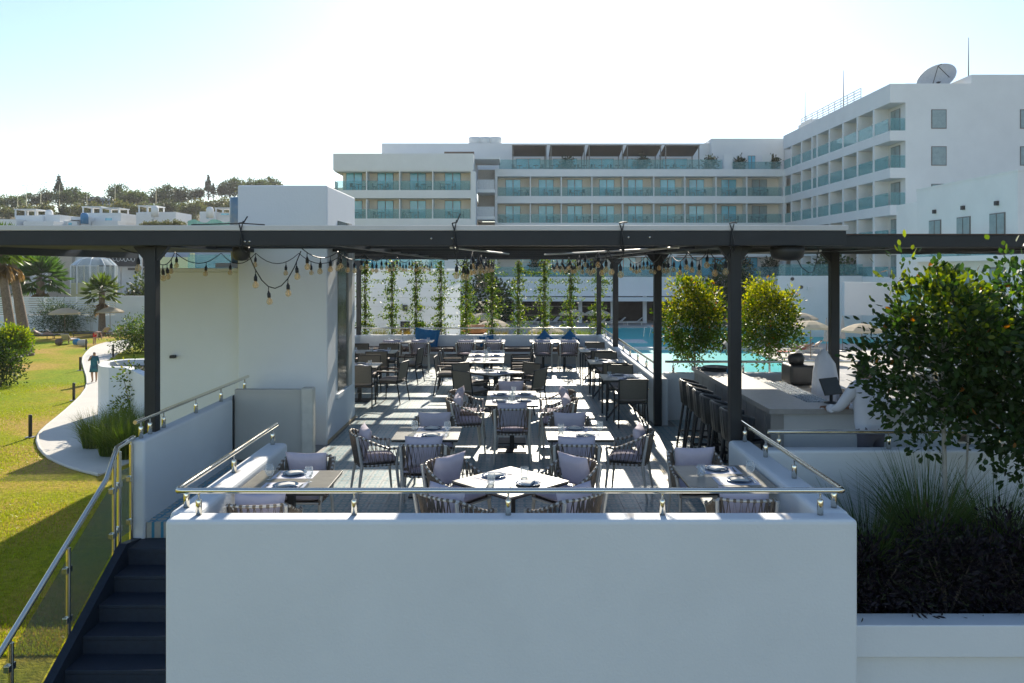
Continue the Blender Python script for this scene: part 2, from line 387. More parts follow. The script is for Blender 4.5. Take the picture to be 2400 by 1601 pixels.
# winding path
pl = [(300,797),(275.6,800.8),(248,804),(227,809.8),(212,817),(201.6,827.6),(194,838),(192.7,850),(197,866),(203,884),(204,898),(201,912),(190,928),(176,942.5),(155,962),(132.7,980.8),(110,999),(94.4,1014),(88,1026),(86.8,1036),(92,1052),(103,1065),(116,1076),(140,1088),(168,1099),(200,1108),(232,1116)]
pr = [(318,1080),(262,1058),(252,1020),(246,985),(243,960),(240,930),(238,905),(238,870),(240,855),(262,838),(285,825),(312,812)]
bxp = [G(x, y, GZ) for x, y in pl] + [G(x, y, GZ) for x, y in pr]
m = MB(); n = len(bxp)
m.prism([(p.x, p.y) for p in bxp], GZ - .03, GZ + .035); struct(m.build('garden_path', PATH))
m = MB(); m.tube([(p.x, p.y, GZ + .03) for p in bxp[:len(pl)]], .05, 6); struct(m.build('path_edging', PATH))

# pool terrace: deck slabs round the water
m = MB()
for (x0, x1, y0, y1) in [(-2.7, 70, 25, 30), (-2.7, 8, 30, 60.5), (-2.7, 9.3, 60.5, 140), (9.3, 70, 83, 140), (17.5, 70, 30, 64.5), (52, 70, 64.5, 83)]:
    m.box(x0, x1, y0, y1, -4.6, GZ - .001 * (x0 % 7))
struct(m.build('pool_deck', DECK))
struct(bx('pool_coping', mat('coping_white', (.68, .66, .62), .7), None, 9.3, 17.5, 60.5, 61.3, -4.6, GZ + .05))
struct(bx('pool_water', WATER, None, 8, 52, 30, 83, -4.7, GZ - .12))
struct(bx('pool_step', mat('step_white', (.66, .66, .64), .7), None, 9.3, 11.2, 66, 68.5, -4.6, GZ - .03))

# hillside
def hz(x, y):
    def ss(a, b, t): t = max(0, min(1, (t - a) / (b - a))); return t * t * (3 - 2 * t)
    h = -3.4 + 6.5 * ss(110.8, 117, y) + 6.0 * ss(120, 170, y) + 17 * ss(175, 300, y)
    h += 3.2 * math.sin(x * .021 + 1.2) * ss(200, 300, y) + 1.0 * math.sin(x * .09 + y * .05) * ss(150, 260, y)
    h += 9 * ss(-170, -60, x) * ss(220, 330, y)
    return h - 40 * ss(330, 620, y)
struct(grid_sheet('hillside', HILLM, -330, -16, 78, 620, 90, 90, hz))

# ================================================================== TERRACE BUILDING
tb = thing('terrace_building', 'white rendered building carrying the restaurant terrace with its square tower', 'building', (0, 0, GZ))
tb.location = (0, 0, 0)
def wall(name, x0, x1, y0, y1, z0, z1, bev=.03, mat_=None): return bx(name, mat_ or WHITE, tb, x0, x1, y0, y1, z0, z1, bev)
wall('front_wall', -2.74, 2.73, 6.29, 6.50, GZ - .3, .81, .035)
wall('parapet', -2.80, -2.56, 6.503, 9.12, -.35, .808, .045)
wall('parapet', 2.50, 2.76, 6.503, 9.25, -.35, .808, .045)
wall('outer_wall', -4.20, -4.03, 8.75, 11.55, GZ - .3, .91, .03)
wall('outer_wall', -4.19, -4.04, 11.553, 12.6, GZ - .3, .905, .03)
wall('tower', -4.37, -2.94, 12.7, 14.94, GZ - .3, 4.12, .025)
wall('side_block', -5.88, -4.373, 12.9, 22.0, GZ - .3, 2.74, .02)
bx('roof_edge', WHITE, tb, -5.93, -4.376, 12.85, 22.05, 2.742, 2.80, .01)
wall('garden_wing', -10.55, -5.96, 23.6, 31, GZ - .3, 2.62, .02)
wall('rear_wall', -4.78, 2.83, 23.95, 24.17, GZ - .3, .80, .03)
wall('side_wall', -4.8, -4.58, 15.2, 23.947, GZ - .3, .80, .03)
wall('pool_side_wall', 2.56, 2.80, 14.28, 23.947, GZ - .3, .82, .03)
wall('bar_rear_wall', 2.803, 9.5, 14.75, 14.95, GZ - .3, .86, .03)
wall('planter_rear_wall', 2.763, 9.5, 8.64, 8.83, GZ - .3, .82, .03)
for (x0, x1, y0, y1) in ((-2.79, -2.6, 6.51, 8.78), (2.5, 2.7, 6.51, 14.7), (-4.18, -4.0, 12.61, 23.9), (2.3, 2.55, 14.9, 23.9)): bx('lower_wall', WHITE, tb, x0, x1, y0, y1, GZ - .3, -.36)
# tower window on the terrace side
tw = bx('window', mat('dark_window', (.10, .11, .095), .12, spec=.8), tb, -2.955, -2.928, 13.45, 14.2, .72, 3.6)
bx('frame', BEIGE, tw, -2.945, -2.905, 14.203, 14.5, .70, 3.6); bx('sill', WHITE, tw, -2.945, -2.89, 13.3, 14.55, .62, .70, .01)
bx('skirting', mat('sand_skirting', (.55, .42, .26), .7), tb, -2.936, -2.922, 12.72, 14.93, 0, .05)
# partition screen that closes the passage
ps = bx('partition', BEIGE, tb, -4.02, -3.05, 11.56, 11.66, .02, 1.04, .006)
bx('end_post', mat('partition_post', (.60, .57, .50), .6), ps, -3.047, -2.87, 11.50, 11.68, 0, 1.07, .03)
bx('shadow_gap', DARK, ps, -4.03, -4.022, 11.50, 11.56, 0, .96)
# spotlight on side block
bx('wall_spot', DARK, tb, -5.50, -5.42, 12.80, 12.90, 1.35, 1.40, .01)
# planter on the bar side
pt = thing('planter', 'long white planter with a thick lip beside the front wall', 'planter', (0, 0, 0))
MB().prism([(6.62, -.17), (6.86, -.17), (6.86, -.9), (6.72, -.9), (6.72, -.44), (6.62, -.44)], 2.735, 9.5, 'x').build('lip', WHITE, pt, .012)
bx('base', BEIGE2, pt, 2.735, 9.5, 6.74, 6.84, GZ - .3, -.903)
m = MB(); nx, ny = 50, 14
xs = np.linspace(2.77, 9.45, nx); ys = np.linspace(6.865, 8.635, ny)
m.v = [(x, y, -.34 + .03 * math.sin(x * 9) * math.cos(y * 11)) for y in ys for x in xs]
m.f = [(j*nx+i, j*nx+i+1, (j+1)*nx+i+1, (j+1)*nx+i) for j in range(ny-1) for i in range(nx-1)]; m.sm = [True]*len(m.f); m.mi = [0]*len(m.f)
m.build('soil', SOIL, pt, fix=False)

# terrace floor with tiles
fl = MB().prism([(-2.81, 6.503), (2.50, 6.503), (2.50, 23.94), (-4.57, 23.94), (-4.57, 14.95), (-4.025, 14.95), (-4.025, 8.81), (-2.81, 8.81)], -.30, -.014).build('terrace_floor', mat('screed', (.3, .3, .29), .8)); struct(fl)
fb = bx('bar_floor', mat('screed_bar', (.3, .3, .29), .8), None, 2.503, 9.5, 8.84, 14.74, -.30, -.0145); struct(fb)
tm = MB().box(-.0985, .0985, -.0985, .0985, -.014, 0).mesh('tile', TILE)
singles = []; field = []; fieldb = []; blue = []
for j in range(33, 120):
    y = j * .2
    for i in range(-23, 48):
        x = i * .2
        if y < 6.6 or y > 23.85: continue
        if i > 12 and not (8.95 < y < 14.65): continue
        if x < -2.98 and y < 15.1:
            if -4.02 < x - .1 + .11 and 8.9 < y < 11.5 and x > -4.03: blue.append((x, y))
            continue
        if x < -4.45: continue
        if -2.94 < x - .0 < -2.5 and y < 9.15: continue
        if 2.45 < x < 2.9 and (y < 9.3 or y > 14.2): continue
        (singles if (9.1 <= y and i < 12 and len(singles) < 300) else (fieldb if i > 12 else field)).append((x, y))
for k, (x, y) in enumerate(singles):
    o = put('tile', tm, fl); o.location = (x, y, random.uniform(-.0012, .0012)); o.rotation_euler = (random.uniform(-.003, .003), random.uniform(-.003, .003), random.choice((0, 1, 2, 3)) * math.pi / 2)
def tfield(name, pts, mat_, parent, z0=0):
    m = MB()
    for (x, y) in pts:
        z = random.uniform(-.0012, .0012) + z0; m.box(x - .0985, x + .0985, y - .0985, y + .0985, z0 - .014, z)
    o = m.build(name, mat_, parent, fix=False); o['kind'] = 'stuff'; return o
tfield('tile_field', field, TILE, fl); tfield('tile_field', fieldb, TILE, fb); tfield('blue_tile_field', blue, TILEB, fl)
bx('tile_riser', TILEB, fl, -4.02, -2.81, 8.78, 8.80, -.17, .001)
m = MB(); m.box(-4.02, -2.815, 8.802, 8.9, -.013, -.002); m.build('landing_edge', TILEB, fl)

# staircase down to the lawn
st = thing('staircase', 'dark blue painted steel staircase descending beside the front wall', 'staircase', (-3.4, 7, GZ)); st.location = (0, 0, 0)
y = 8.775; z = -.172
bx('landing', STEPM, st, -4.14, -2.75, 8.44, y, z - .05, z, .006)
for k in range(18):
    y1 = 8.44 - .3 * k; z1 = z - .17 * (k + 1)
    sp_ = bx('step', STEPM, st, -4.06, -2.752, y1 - .302, y1 + .02, z1 - .04, z1, .006)
    bx('riser', STEPM, sp_, -4.06, -2.752, y1 + .004, y1 + .016, z1 + .0005, z1 + .128)
m = MB(); yb, zb = 8.44 - .3 * 18, z - .17 * 18
m.prism([(8.80, z + .0), (8.80, z - .3), (8.3, z - .34), (yb, zb - .2), (yb, zb + .1), (8.42, z + .06)], -4.15, -4.065, 'x'); m.build('stringer', STEPM, st, .006)

# stair railing: tube, posts, panes of glass, clamps
sr = thing('stair_railing', 'steel and glass railing running down the outdoor staircase', 'railing', (0, 0, 0))
def zr(yy): return -.172 + (yy - 8.44) * (.17 / .3)
RX = -4.17
top = [(RX, 8.80, .93), (RX, 8.42, .90)] + [(RX, yy, zr(yy) + .93) for yy in (8.2, 7.4, 6.6, 5.6, 4.4)]
MB().tube(top, .026, 12).build('rail', STEEL, sr)
posts = [(8.74, -.17, .90), (8.47, -.17, .88), (8.36, -.2, .82), (7.50, zr(7.5), zr(7.5) + .90), (6.64, zr(6.64), zr(6.64) + .9), (5.78, zr(5.78), zr(5.78) + .9)]
for (yy, z0, z1) in posts:
    po = MB().cyl((RX, yy, z0 - .02), (RX, yy, z1 - .03), .022, 12).cyl((RX, yy, z1 - .03), (RX, yy, z1 + .02), .008, 8).build('post', STEEL, sr)
    for q in (.22, .74):
        MB().box(RX - .035, RX + .015, yy - .05, yy + .05, z0 + q * .9 - .03, z0 + q * .9 + .03).build('clamp', STEEL, po, .006)
def pane(ya, yb_, za, zb_, h0=.1, h1=.8):
    MB().prism([(ya, za + h0), (yb_, zb_ + h0), (yb_, zb_ + h1), (ya, za + h1)], RX - .005, RX + .005, 'x').build('pane', PANE, sr)
pane(8.70, 8.51, -.17, -.17); pane(8.32, 7.54, zr(8.32), zr(7.54), .08, .78); pane(7.46, 6.68, zr(7.46), zr(6.68), .08, .78); pane(6.60, 5.82, zr(6.6), zr(5.82), .08, .78)

# handrails on the parapets
def handrail(label, path, posts_, cap=True):
    t = thing('handrail', label, 'handrail', (0, 0, 0))
    MB().tube(path, .0235, 14).build('rail', STEEL, t)
    for (x, y, z0) in posts_:
        zt = path[0][2]
        MB().lathe([(0, 0), (.024, 0), (.024, zt - z0 - .075), (.02, zt - z0 - .068), (.008, zt - z0 - .066), (.008, zt - z0 - .02), (0, zt - z0 - .02)], 14, (x, y, z0 - .002)).build('post', STEEL, t)
    return t
rz_ = 1.005
handrail('steel handrail running round the front wall and its two side parapets', [(-2.70, 9.15, rz_), (-2.70, 8.0, rz_), (-2.70, 6.47, rz_), (-2.69, 6.43, rz_), (-2.65, 6.42, rz_), (0, 6.42, rz_), (2.62, 6.42, rz_), (2.66, 6.43, rz_), (2.67, 6.47, rz_), (2.67, 8, rz_), (2.67, 9.32, rz_)],
    [(-2.70, 6.62, .81), (-2.52, 6.42, .81), (-1.27, 6.42, .81), (-.03, 6.42, .81), (1.21, 6.42, .81), (2.48, 6.42, .81), (-2.70, 7.75, .81), (-2.70, 9.0, .81), (2.67, 6.62, .81), (2.67, 7.55, .81), (2.67, 8.4, .81), (2.67, 9.15, .81)])
handrail('steel handrail on the outer passage wall above the lawn', [(-4.12, 8.72, 1.11), (-4.12, 9.1, 1.11), (-4.12, 11, 1.11), (-4.12, 12.45, 1.11)], [(-4.12, 8.86, .91), (-4.12, 9.08, .91), (-4.12, 9.44, .91), (-4.12, 10.4, .91), (-4.12, 11.3, .91), (-4.12, 12.3, .91)])
handrail('steel handrail on the white wall behind the front planter', [(2.80, 8.73, 1.005), (6, 8.73, 1.005), (9.4, 8.73, 1.005)], [(2.92, 8.73, .82), (4.12, 8.73, .82), (5.32, 8.73, .82), (6.5, 8.73, .82), (7.7, 8.73, .82)])
handrail('steel handrail along the pool-side terrace wall', [(2.68, 14.42, 1.02), (2.68, 18, 1.02), (2.68, 24.0, 1.02)], [(2.68, y_, .82) for y_ in (14.8, 15.9, 17.0, 18.1, 19.2, 20.6, 21.7, 22.8)])
handrail('steel handrail on the wall behind the bar facing the pool', [(2.85, 14.85, 1.06), (6, 14.85, 1.06), (9.4, 14.85, 1.06)], [(x_, 14.85, .86) for x_ in (3.0, 4.3, 5.6, 6.9)])
handrail('steel handrail along the rear wall under the climbing plants', [(-4.66, 24.06, 1.0), (0, 24.06, 1.0), (2.7, 24.06, 1.0)], [(x_, 24.06, .80) for x_ in (-4.55, -3.3, -2.0, -.7, .6, 1.9)])
handrail('steel handrail beside the terrace wall near the white villa', [(-4.69, 15.3, 1.02), (-4.69, 20, 1.02), (-4.69, 23.95, 1.02)], [(-4.69, y_, .80) for y_ in (16, 18, 20, 22, 23.4)])

# back bench
be = thing('bench', 'built-in bench with brown cushion strip along the rear wall', 'bench', (0, 0, 0))
bx('base', BEIGE, be, -4.5, 2.5, 23.34, 23.945, .001, .30); bx('seat_slab', WHITE, be, -4.5, 2.5, 23.28, 23.944, .302, .36, .01)
for k in range(5): bx('seat_cushion', WOODB, be, -4.48 + k * 1.394, -4.48 + (k + 1) * 1.394 - .02, 23.29, 23.94, .362, .47, .03)

# ================================================================== PERGOLA
pg = thing('pergola', 'black steel pergola with white-edged roof strips over the dining terrace', 'pergola', (0, 0, 0))
ZB, ZT = 3.05, 3.215
bx('front_beam', BLACK, pg, -9.6, 3.75, 8.95, 9.08, ZB, ZT, .006)
bx('roof_edge', SEAL, pg, -9.62, 3.77, 8.94, 9.6, ZT + .003, ZT + .062, .006)
for (x_, w_) in ((-4.17, .13), (-2.02, .1), (2.02, .1), (2.6, .13)):
    bx('long_beam', BLACK, pg, x_ - w_ / 2, x_ + w_ / 2, 9.083, 24.6, ZB, ZT - .01, .006)
bx('long_beam', BLACK, pg, -9.5, -9.37, 9.083, 20, ZB, ZT - .01)
for x_, y_, z0 in ((-4.17, 9.25, .905), (2.60, 9.32, .0), (2.59, 14.2, 0), (2.62, 20.2, .815), (-4.62, 24.05, .795), (2.62, 24.06, .795)):
    p_ = bx('post', BLACK, pg, x_ - .065, x_ + .065, y_ - .065, y_ + .065, z0, ZB, .006)
    for s_ in (-1, 1):
        MB().prism([(x_ + s_ * .066, ZB - .17), (x_ + s_ * .066, ZB - .003), (x_ + s_ * .2, ZB - .003)], y_ - .05, y_ + .05, 'y').build('bracket', BLACK, p_)
for y_ in (9.9, 11.1, 13.1, 14.2, 15.1, 16.85, 18.95, 20.2, 21.2, 22.62, 24.05):
    bx('cross_beam', BLACK, pg, -4.104, 2.534, y_ - .035, y_ + .035, ZB + .02, ZB + .13)
for (a, b) in ((9.62, 10.3), (10.9, 11.3), (12.55, 13.7), (14.5, 15.65), (16.6, 17.05), (18.1, 19.85), (21.0, 21.4), (22.5, 22.75), (23.45, 24.6)):
    ns = max(1, round((b - a) / .3))
    for k in range(ns):
        ya = a + (b - a) * k / ns; yb_ = a + (b - a) * (k + 1) / ns - .012
        bx('roof_strip', FABRIC, pg, -4.10, 2.53, ya, yb_, ZB + .135 + .004 * (k % 2), ZB + .155 + .004 * (k % 2))
bx('roof_strip', FABRIC, pg, -.6, 1.1, 10.29, 10.92, ZB + .16, ZB + .175)
for k in range(12): bx('roof_strip', FABRIC, pg, 2.08, 2.33, 9.7 + k * 1.22, 9.7 + k * 1.22 + 1.18, ZB + .165, ZB + .18)
for k in range(9): bx('roof_strip', FABRIC, pg, -9.4, -4.25, 9.7 + k * 1.1, 9.7 + k * 1.1 + (1.06 if k % 3 else .6), ZB + .14, ZB + .155)
for (px, py) in ((574, 566), (585, 566), (1011, 559), (1060, 559), (1473, 556), (1523, 556)):
    q = D(px, py, 8.948); MB().lathe([(0, .012), (.009, .010), (.014, .002), (.014, 0), (0, 0)], 10).build('bolt', STEEL, pg).matrix_world = Matrix.Translation(q) @ Matrix.Rotation(R(90), 4, 'X')
# second pergola over the bar
pb = thing('pergola', 'lower black steel pergola with closed roof over the bar counter', 'pergola', (0, 0, 0))
bx('front_beam', BLACK, pb, 2.70, 9.5, 9.42, 9.54, ZB - .005, ZB + .138, .006)
bx('front_trim', mat('rust_trim', (.12, .06, .035), .7), pb, 2.70, 9.5, 9.41, 9.6, ZB + .14, ZB + .152)
for x_ in (2.77, 4.98, 7.4): bx('long_beam', BLACK, pb, x_ - .05, x_ + .05, 9.543, 14.6, ZB, ZB + .13)
for y_ in (10.6, 11.5, 12.35, 13.4, 14.55): bx('cross_beam', BLACK, pb, 2.83, 9.45, y_ - .04, y_ + .04, ZB + .01, ZB + .12)
for k in range(16): bx('roof_strip', FABRIC, pb, 2.84, 9.45, 9.62 + k * .315, 9.62 + k * .315 + .3, ZB + .139 + .004 * (k % 2), ZB + .155 + .004 * (k % 2))
p_ = bx('post', BLACK, pb, 4.915, 5.045, 12.28, 12.41, 0, ZB - .003, .006)
MB().prism([(4.914, ZB - .16), (4.914, ZB - .004), (4.76, ZB - .004)], 12.3, 12.39, 'y').build('bracket', BLACK, p_)
bx('post', BLACK, pb, 8.0, 8.13, 12.28, 12.41, 0, ZB - .003); bx('post', BLACK, pb, 8.0, 8.13, 9.43, 9.53, .82, ZB - .008)
# thin tension rods under the roof
for (a, b) in (((-.7, 9.1, 3.03), (-.05, 12.8, 3.03)), ((1.9, 9.1, 3.03), (.55, 13.5, 3.03)), ((3.6, 9.3, 3.0), (2.9, 14, 3.02))):
    MB().cyl(a, b, .012, 6).build('stay_rod', ALU, pg)

# domed loudspeakers under the front beam and cables tied round it
for (px, py, r_, lab) in ((1845, 578, .19, 'black domed loudspeaker hung under the beam between post and bar'), (566, 588, .10, 'small black domed loudspeaker under the beam near the tower')):
    q = D(px, py, 9.2 if r_ > .15 else 9.35)
    t = thing('loudspeaker', lab, 'loudspeaker', (q.x, q.y, 3.045))
    MB().lathe([(0, 0), (r_, 0), (r_, -.06), (r_ * .93, -.12), (r_ * .7, -.155), (0, -.165)], 20).build('dome', DARK, t)
    MB().lathe([(0, .003), (r_ * .6, .003), (r_ * .6, .0005), (0, .0005)], 16).build('mount', BLACK, t)
    if r_ > .15: MB().tube([(.1, .0, -.12), (.16, -.02, -.24), (.24, -.02, -.30), (.3, 0, -.29), (.33, 0, -.2), (.36, .0, -.05), (.37, .0, .0)], .006, 6).build('cable', BLACK, t)
for (px, top_) in ((566, .09), (1066, .12), (1458, .02), (1716, .015)):
    q = D(px, 560, 8.935)
    t = MB().tube([(q.x - .03, 8.93, 3.30), (q.x - .01, 8.925, 3.24), (q.x + .012, 8.92, 3.1), (q.x + .02, 8.925, 3.0), (q.x + .03, 9.02, 2.98), (q.x + .02, 9.12, 3.06)], .007, 6)
    t.tube([(q.x + .02, 8.93, 3.29 + top_ * .4), (q.x - .005, 8.92, 3.2), (q.x - .02, 8.925, 3.04), (q.x + .015, 8.93, 2.97)], .006, 6)
    t.tube([(q.x - .03, 8.93, 3.30), (q.x + .02, 8.95, 3.31), (q.x + .06, 8.96, 3.29 + top_)], .008, 6)
    if px == 566: t.tube([(-3.6, 8.96, 3.285), (q.x, 8.96, 3.30), (q.x + .25, 8.97, 3.285)], .007, 6)
    tag(t.build('cable_tie', BLACK), {566: 'black cable knotted over the beam by the small loudspeaker', 1066: 'black cable tied round the beam with one end sticking up', 1458: 'black cable looped over the beam ahead of the pool ladder', 1716: 'black cable tied round the beam above the front bar post'}[px], 'cable')
# ================================================================== FURNITURE
def cushion_mesh(name, w, d, h, mat_, n=9, pinch=.07, saggy=0):
    m = MB(); vs = []
    for s_ in (1, -1):
        for j in range(n):
            for i in range(n):
                u = -1 + 2 * i / (n - 1); v = -1 + 2 * j / (n - 1)
                t = max(0, (1 - abs(u) ** 4) * (1 - abs(v) ** 4)) ** .5
                k = 1 - pinch * (1 - abs(u)) * abs(v) ** 2; k2 = 1 - pinch * (1 - abs(v)) * abs(u) ** 2
                vs.append((w / 2 * u * k2, d / 2 * v * k + saggy * (u * u) * (v > .5), s_ * h / 2 * (t * .96 + .04) * (1 + .08 * math.sin(3 * u + 2 * v))))
    fs = []
    for s_ in (0, 1):
        o = s_ * n * n
        for j in range(n - 1):
            for i in range(n - 1):
                a = o + j * n + i; q = (a, a + 1, a + n + 1, a + n); fs.append(q if s_ == 0 else q[::-1])
    rim = [i for i in range(n)] + [j * n + n - 1 for j in range(1, n)] + [(n - 1) * n + i for i in range(n - 2, -1, -1)] + [j * n for j in range(n - 2, 0, -1)]
    for k in range(len(rim)):
        a, b = rim[k], rim[(k + 1) % len(rim)]; fs.append((b, a, a + n * n, b + n * n))
    m.add(vs, fs, True); return m.mesh(name, mat_)

# ---- rope chair: faces +Y
def ucurve(a, b, yf, N):
    pts = [(a, yf), (a, yf * .5), (a, 0)]
    for k in range(1, 16):
        t = math.pi * k / 16; c, s_ = math.cos(t), math.sin(t)
        pts.append((a * math.copysign(abs(c) ** .62, c), -b * abs(s_) ** .62))
    pts += [(-a, 0), (-a, yf * .5), (-a, yf)]
    L_ = [0]
    for p, q in zip(pts, pts[1:]): L_.append(L_[-1] + math.dist(p, q))
    out = []
    for k in range(N):
        s_ = L_[-1] * k / (N - 1); i = max(j for j in range(len(L_)) if L_[j] <= s_ + 1e-9); i = min(i, len(pts) - 2)
        f = (s_ - L_[i]) / (L_[i + 1] - L_[i]); out.append((pts[i][0] + f * (pts[i + 1][0] - pts[i][0]), pts[i][1] + f * (pts[i + 1][1] - pts[i][1])))
    return out
def make_rope_chair():
    t = thing('rope_chair', 'x', 'chair')
    N = 27
    T = [(x, y, .625 + .165 * min(1, max(0, (.12 - y) / .36)) ** 1.2) for x, y in ucurve(.285, .30, .23, N)]
    B = [(x, y, .425) for x, y in ucurve(.235, .235, .235, N)]
    MB().tube(T, .0125, 7).build('arm_rail', ALU, t); MB().tube(B + [B[0]], .012, 7).build('seat_rail', ALU, t)
    def legp(s_, yy, top):
        MB().tube([(s_ * .262, yy * 1.10 - (.04 if yy < 0 else -.02), 0), (s_ * .24, yy, .42)] + ([top] if top else []), [.014, .021] + ([.018] if top else []), 6).build('leg', ALU, t)
    for s_ in (-1, 1):
        legp(s_, .21, (s_ * .283, .225, .62)); legp(s_, -.205, (s_ * .255, -.268, .785))
    m = MB()
    for ph in (0, 1):
        z_ = []
        for i in range(N):
            p, q = Vector(T[i]), Vector(B[i]); off = .012 if ph else -.012
            e = p if (i + ph) % 2 == 0 else q
            c = Vector((e.x, e.y, 0)); c = c.normalized() * .004 * (1 if ph else -1)
            z_.append(e + c + Vector((0, 0, .012 if e is p else -.012)))
        m.tube(z_, .014, 4, flat=.55)
    for P_ in (T, B):
        for i in range(1, N - 1): m.tube([Vector(P_[i]) + (Vector(P_[i - 1]) - Vector(P_[i])) * .24, Vector(P_[i]) + (Vector(P_[i + 1]) - Vector(P_[i])) * .24], .0165, 6)
    m.build('rope_weave', ROPE, t)
    bx('seat_panel', ROPE, t, -.22, .22, -.2, .22, .415, .43)
    o = put('seat_cushion', cushion_mesh('seat_cushion', .47, .47, .09, LILAC, 9, .03), t); o.location = (0, .01, .475)
    o = put('back_pillow', cushion_mesh('back_pillow', .44, .36, .12, LILAC, 11, .09), t); o.location = (0, -.15, .69); o.rotation_euler = (R(74), 0, 0)
    return t
def make_sling_chair():
    t = thing('sling_chair', 'x', 'chair')
    for s_ in (-1, 1):
        MB().tube([(s_ * .265, .25, 0), (s_ * .255, .23, .44), (s_ * .265, .225, .63), (s_ * .265, .19, .645), (s_ * .265, -.2, .655)], [.012, .014, .014, .016, .014], 6).build('arm', DARK, t)
        MB().tube([(s_ * .26, -.29, 0), (s_ * .25, -.215, .43), (s_ * .25, -.28, .85)], [.012, .015, .013], 6).build('leg', DARK, t)
        bx('arm_pad', WOODB, t, s_ * .265 - .024, s_ * .265 + .024, -.2, .22, .655, .672, .006)
    m = MB()
    for (a, b) in (((-.25, .22, .42), (.25, .22, .42)), ((-.25, -.215, .42), (.25, -.215, .42)), ((-.25, .22, .42), (-.25, -.215, .42)), ((.25, .22, .42), (.25, -.215, .42))): m.cyl(a, b, .012, 6)
    m.build('seat_frame', DARK, t); MB().cyl((-.25, -.28, .845), (.25, -.28, .845), .012, 6).build('back_bar', DARK, t)
    m = MB(); nu = 7; nv = 7; vs = []
    for d_ in (0, .008):
        for j in range(nv):
            for i in range(nu):
                u = -1 + 2 * i / (nu - 1); v = j / (nv - 1)
                vs.append((u * .245, -.222 - .058 * v - .03 * (1 - u * u) + d_, .50 + .345 * v))
    fs = []
    for s_ in (0, 1):
        for j in range(nv - 1):
            for i in range(nu - 1): a = s_ * nu * nv + j * nu + i; q = (a, a + 1, a + nu + 1, a + nu); fs.append(q if s_ else q[::-1])
    m.add(vs, fs, True); m.build('back_sling', SLING, t, fix=False)
    bx('seat_sling', SLING, t, -.24, .24, -.205, .215, .425, .438)
    o = put('seat_cushion', cushion_mesh('seat_cushion', .48, .45, .085, CUSH, 9, .02), t); o.location = (0, .005, .475)
    return t
def make_stool():
    t = thing('bar_stool', 'x', 'stool')
    for sx in (-1, 1):
        for sy in (-1, 1):
            MB().tube([(sx * .24, sy * .24 - (.03 if sy < 0 else 0), 0), (sx * .17, sy * .17, .74)], [.016, .022], 6).build('leg', STOOL, t)
    MB().tube([(-.215, .21, .26), (.215, .21, .26), (.215, -.23, .26), (-.215, -.23, .26)], .012, 6, closed=True).build('foot_ring', STOOL, t)
    m = MB(); U = ucurve(.215, .22, .2, 17); T_ = [(x * 1.06, y * 1.14, 1.03 + .05 * max(0, -y) / .22 - (.10 if abs(x) > .2 and y > .02 else 0) * (y / .2)) for x, y in U]
    B_ = [(x, y, .74) for x, y in U]
    for i in range(16):
        if T_[i][1] > .06 and T_[i + 1][1] > .06: continue
        m.add([B_[i], B_[i + 1], T_[i + 1], T_[i]], [(0, 1, 2, 3)], True)
    o = m.build('back_shell', STOOL, t, fix=False); md = o.modifiers.new('Solid', 'SOLIDIFY'); md.thickness = .02
    k = [i for i in range(17) if T_[i][1] <= .1]
    MB().tube([T_[i] for i in k], .017, 7).build('top_rim', mat('stool_rim', (.07, .07, .068), .35), t)
    MB().prism([(x * 1.02, y) for x, y in U], .71, .745).build('seat', STOOL, t, .008)
    o = put('seat_pad', cushion_mesh('seat_pad', .40, .38, .06, DARK, 9, .02), t); o.location = (0, 0, .765)
    return t
chair_r = make_rope_chair(); chair_s = make_sling_chair(); stool0 = make_stool()
used = set()
def place(proto, x, y, rz, label, group, z=0.):
    if proto.name not in used:
        used.add(proto.name); proto.location = (x, y, z); proto.rotation_euler = (0, 0, rz); proto['label'] = label; proto['group'] = group; return proto
    return dup(proto, (x, y, z), rz, label, group)
PI = math.pi
def j(a): return random.uniform(-a, a)
# ---- tables
def table(label, x, y, w, d, rz=0, base='column', group='restaurant tables'):
    t = thing('dining_table', label, 'table', (x, y, 0), rz, group)
    m = MB(); m.box(-w/2, w/2, -d/2, d/2, .735, .752); bx('edge_trim', TEDGE, m.build('tabletop', TTOP, t, .003), -w/2 + .006, w/2 - .006, -d/2 + .006, d/2 - .006, .718, .734)
    if base == 'column':
        cc = [0] if max(w, d) < 1.1 else [-.3, .3]
        for q in cc:
            ox, oy = (q, 0) if w > d else (0, q)
            bx('column', DARK, t, ox - .035, ox + .035, oy - .035, oy + .035, .0185, .7175, .004); bx('foot_plate', DARK, t, ox - .22, ox + .22, oy - .22, oy + .22, .001, .018, .004)
    else:
        for sx in (-1, 1):
            for sy in (-1, 1): MB().bar((sx * (w/2 - .06), sy * (d/2 - .06), 0), (sx * (w/2 - .06), sy * (d/2 - .06), .717), .03, .03).build('leg', DARK, t)
        MB().bar((-w/2 + .08, -d/2 + .06, .05), (w/2 - .08, d/2 - .06, .70), .025, .025).build('brace', DARK, t); MB().bar((w/2 - .08, -d/2 + .062, .05), (-w/2 + .08, d/2 - .062, .70), .025, .024).build('brace', DARK, t)
    return t
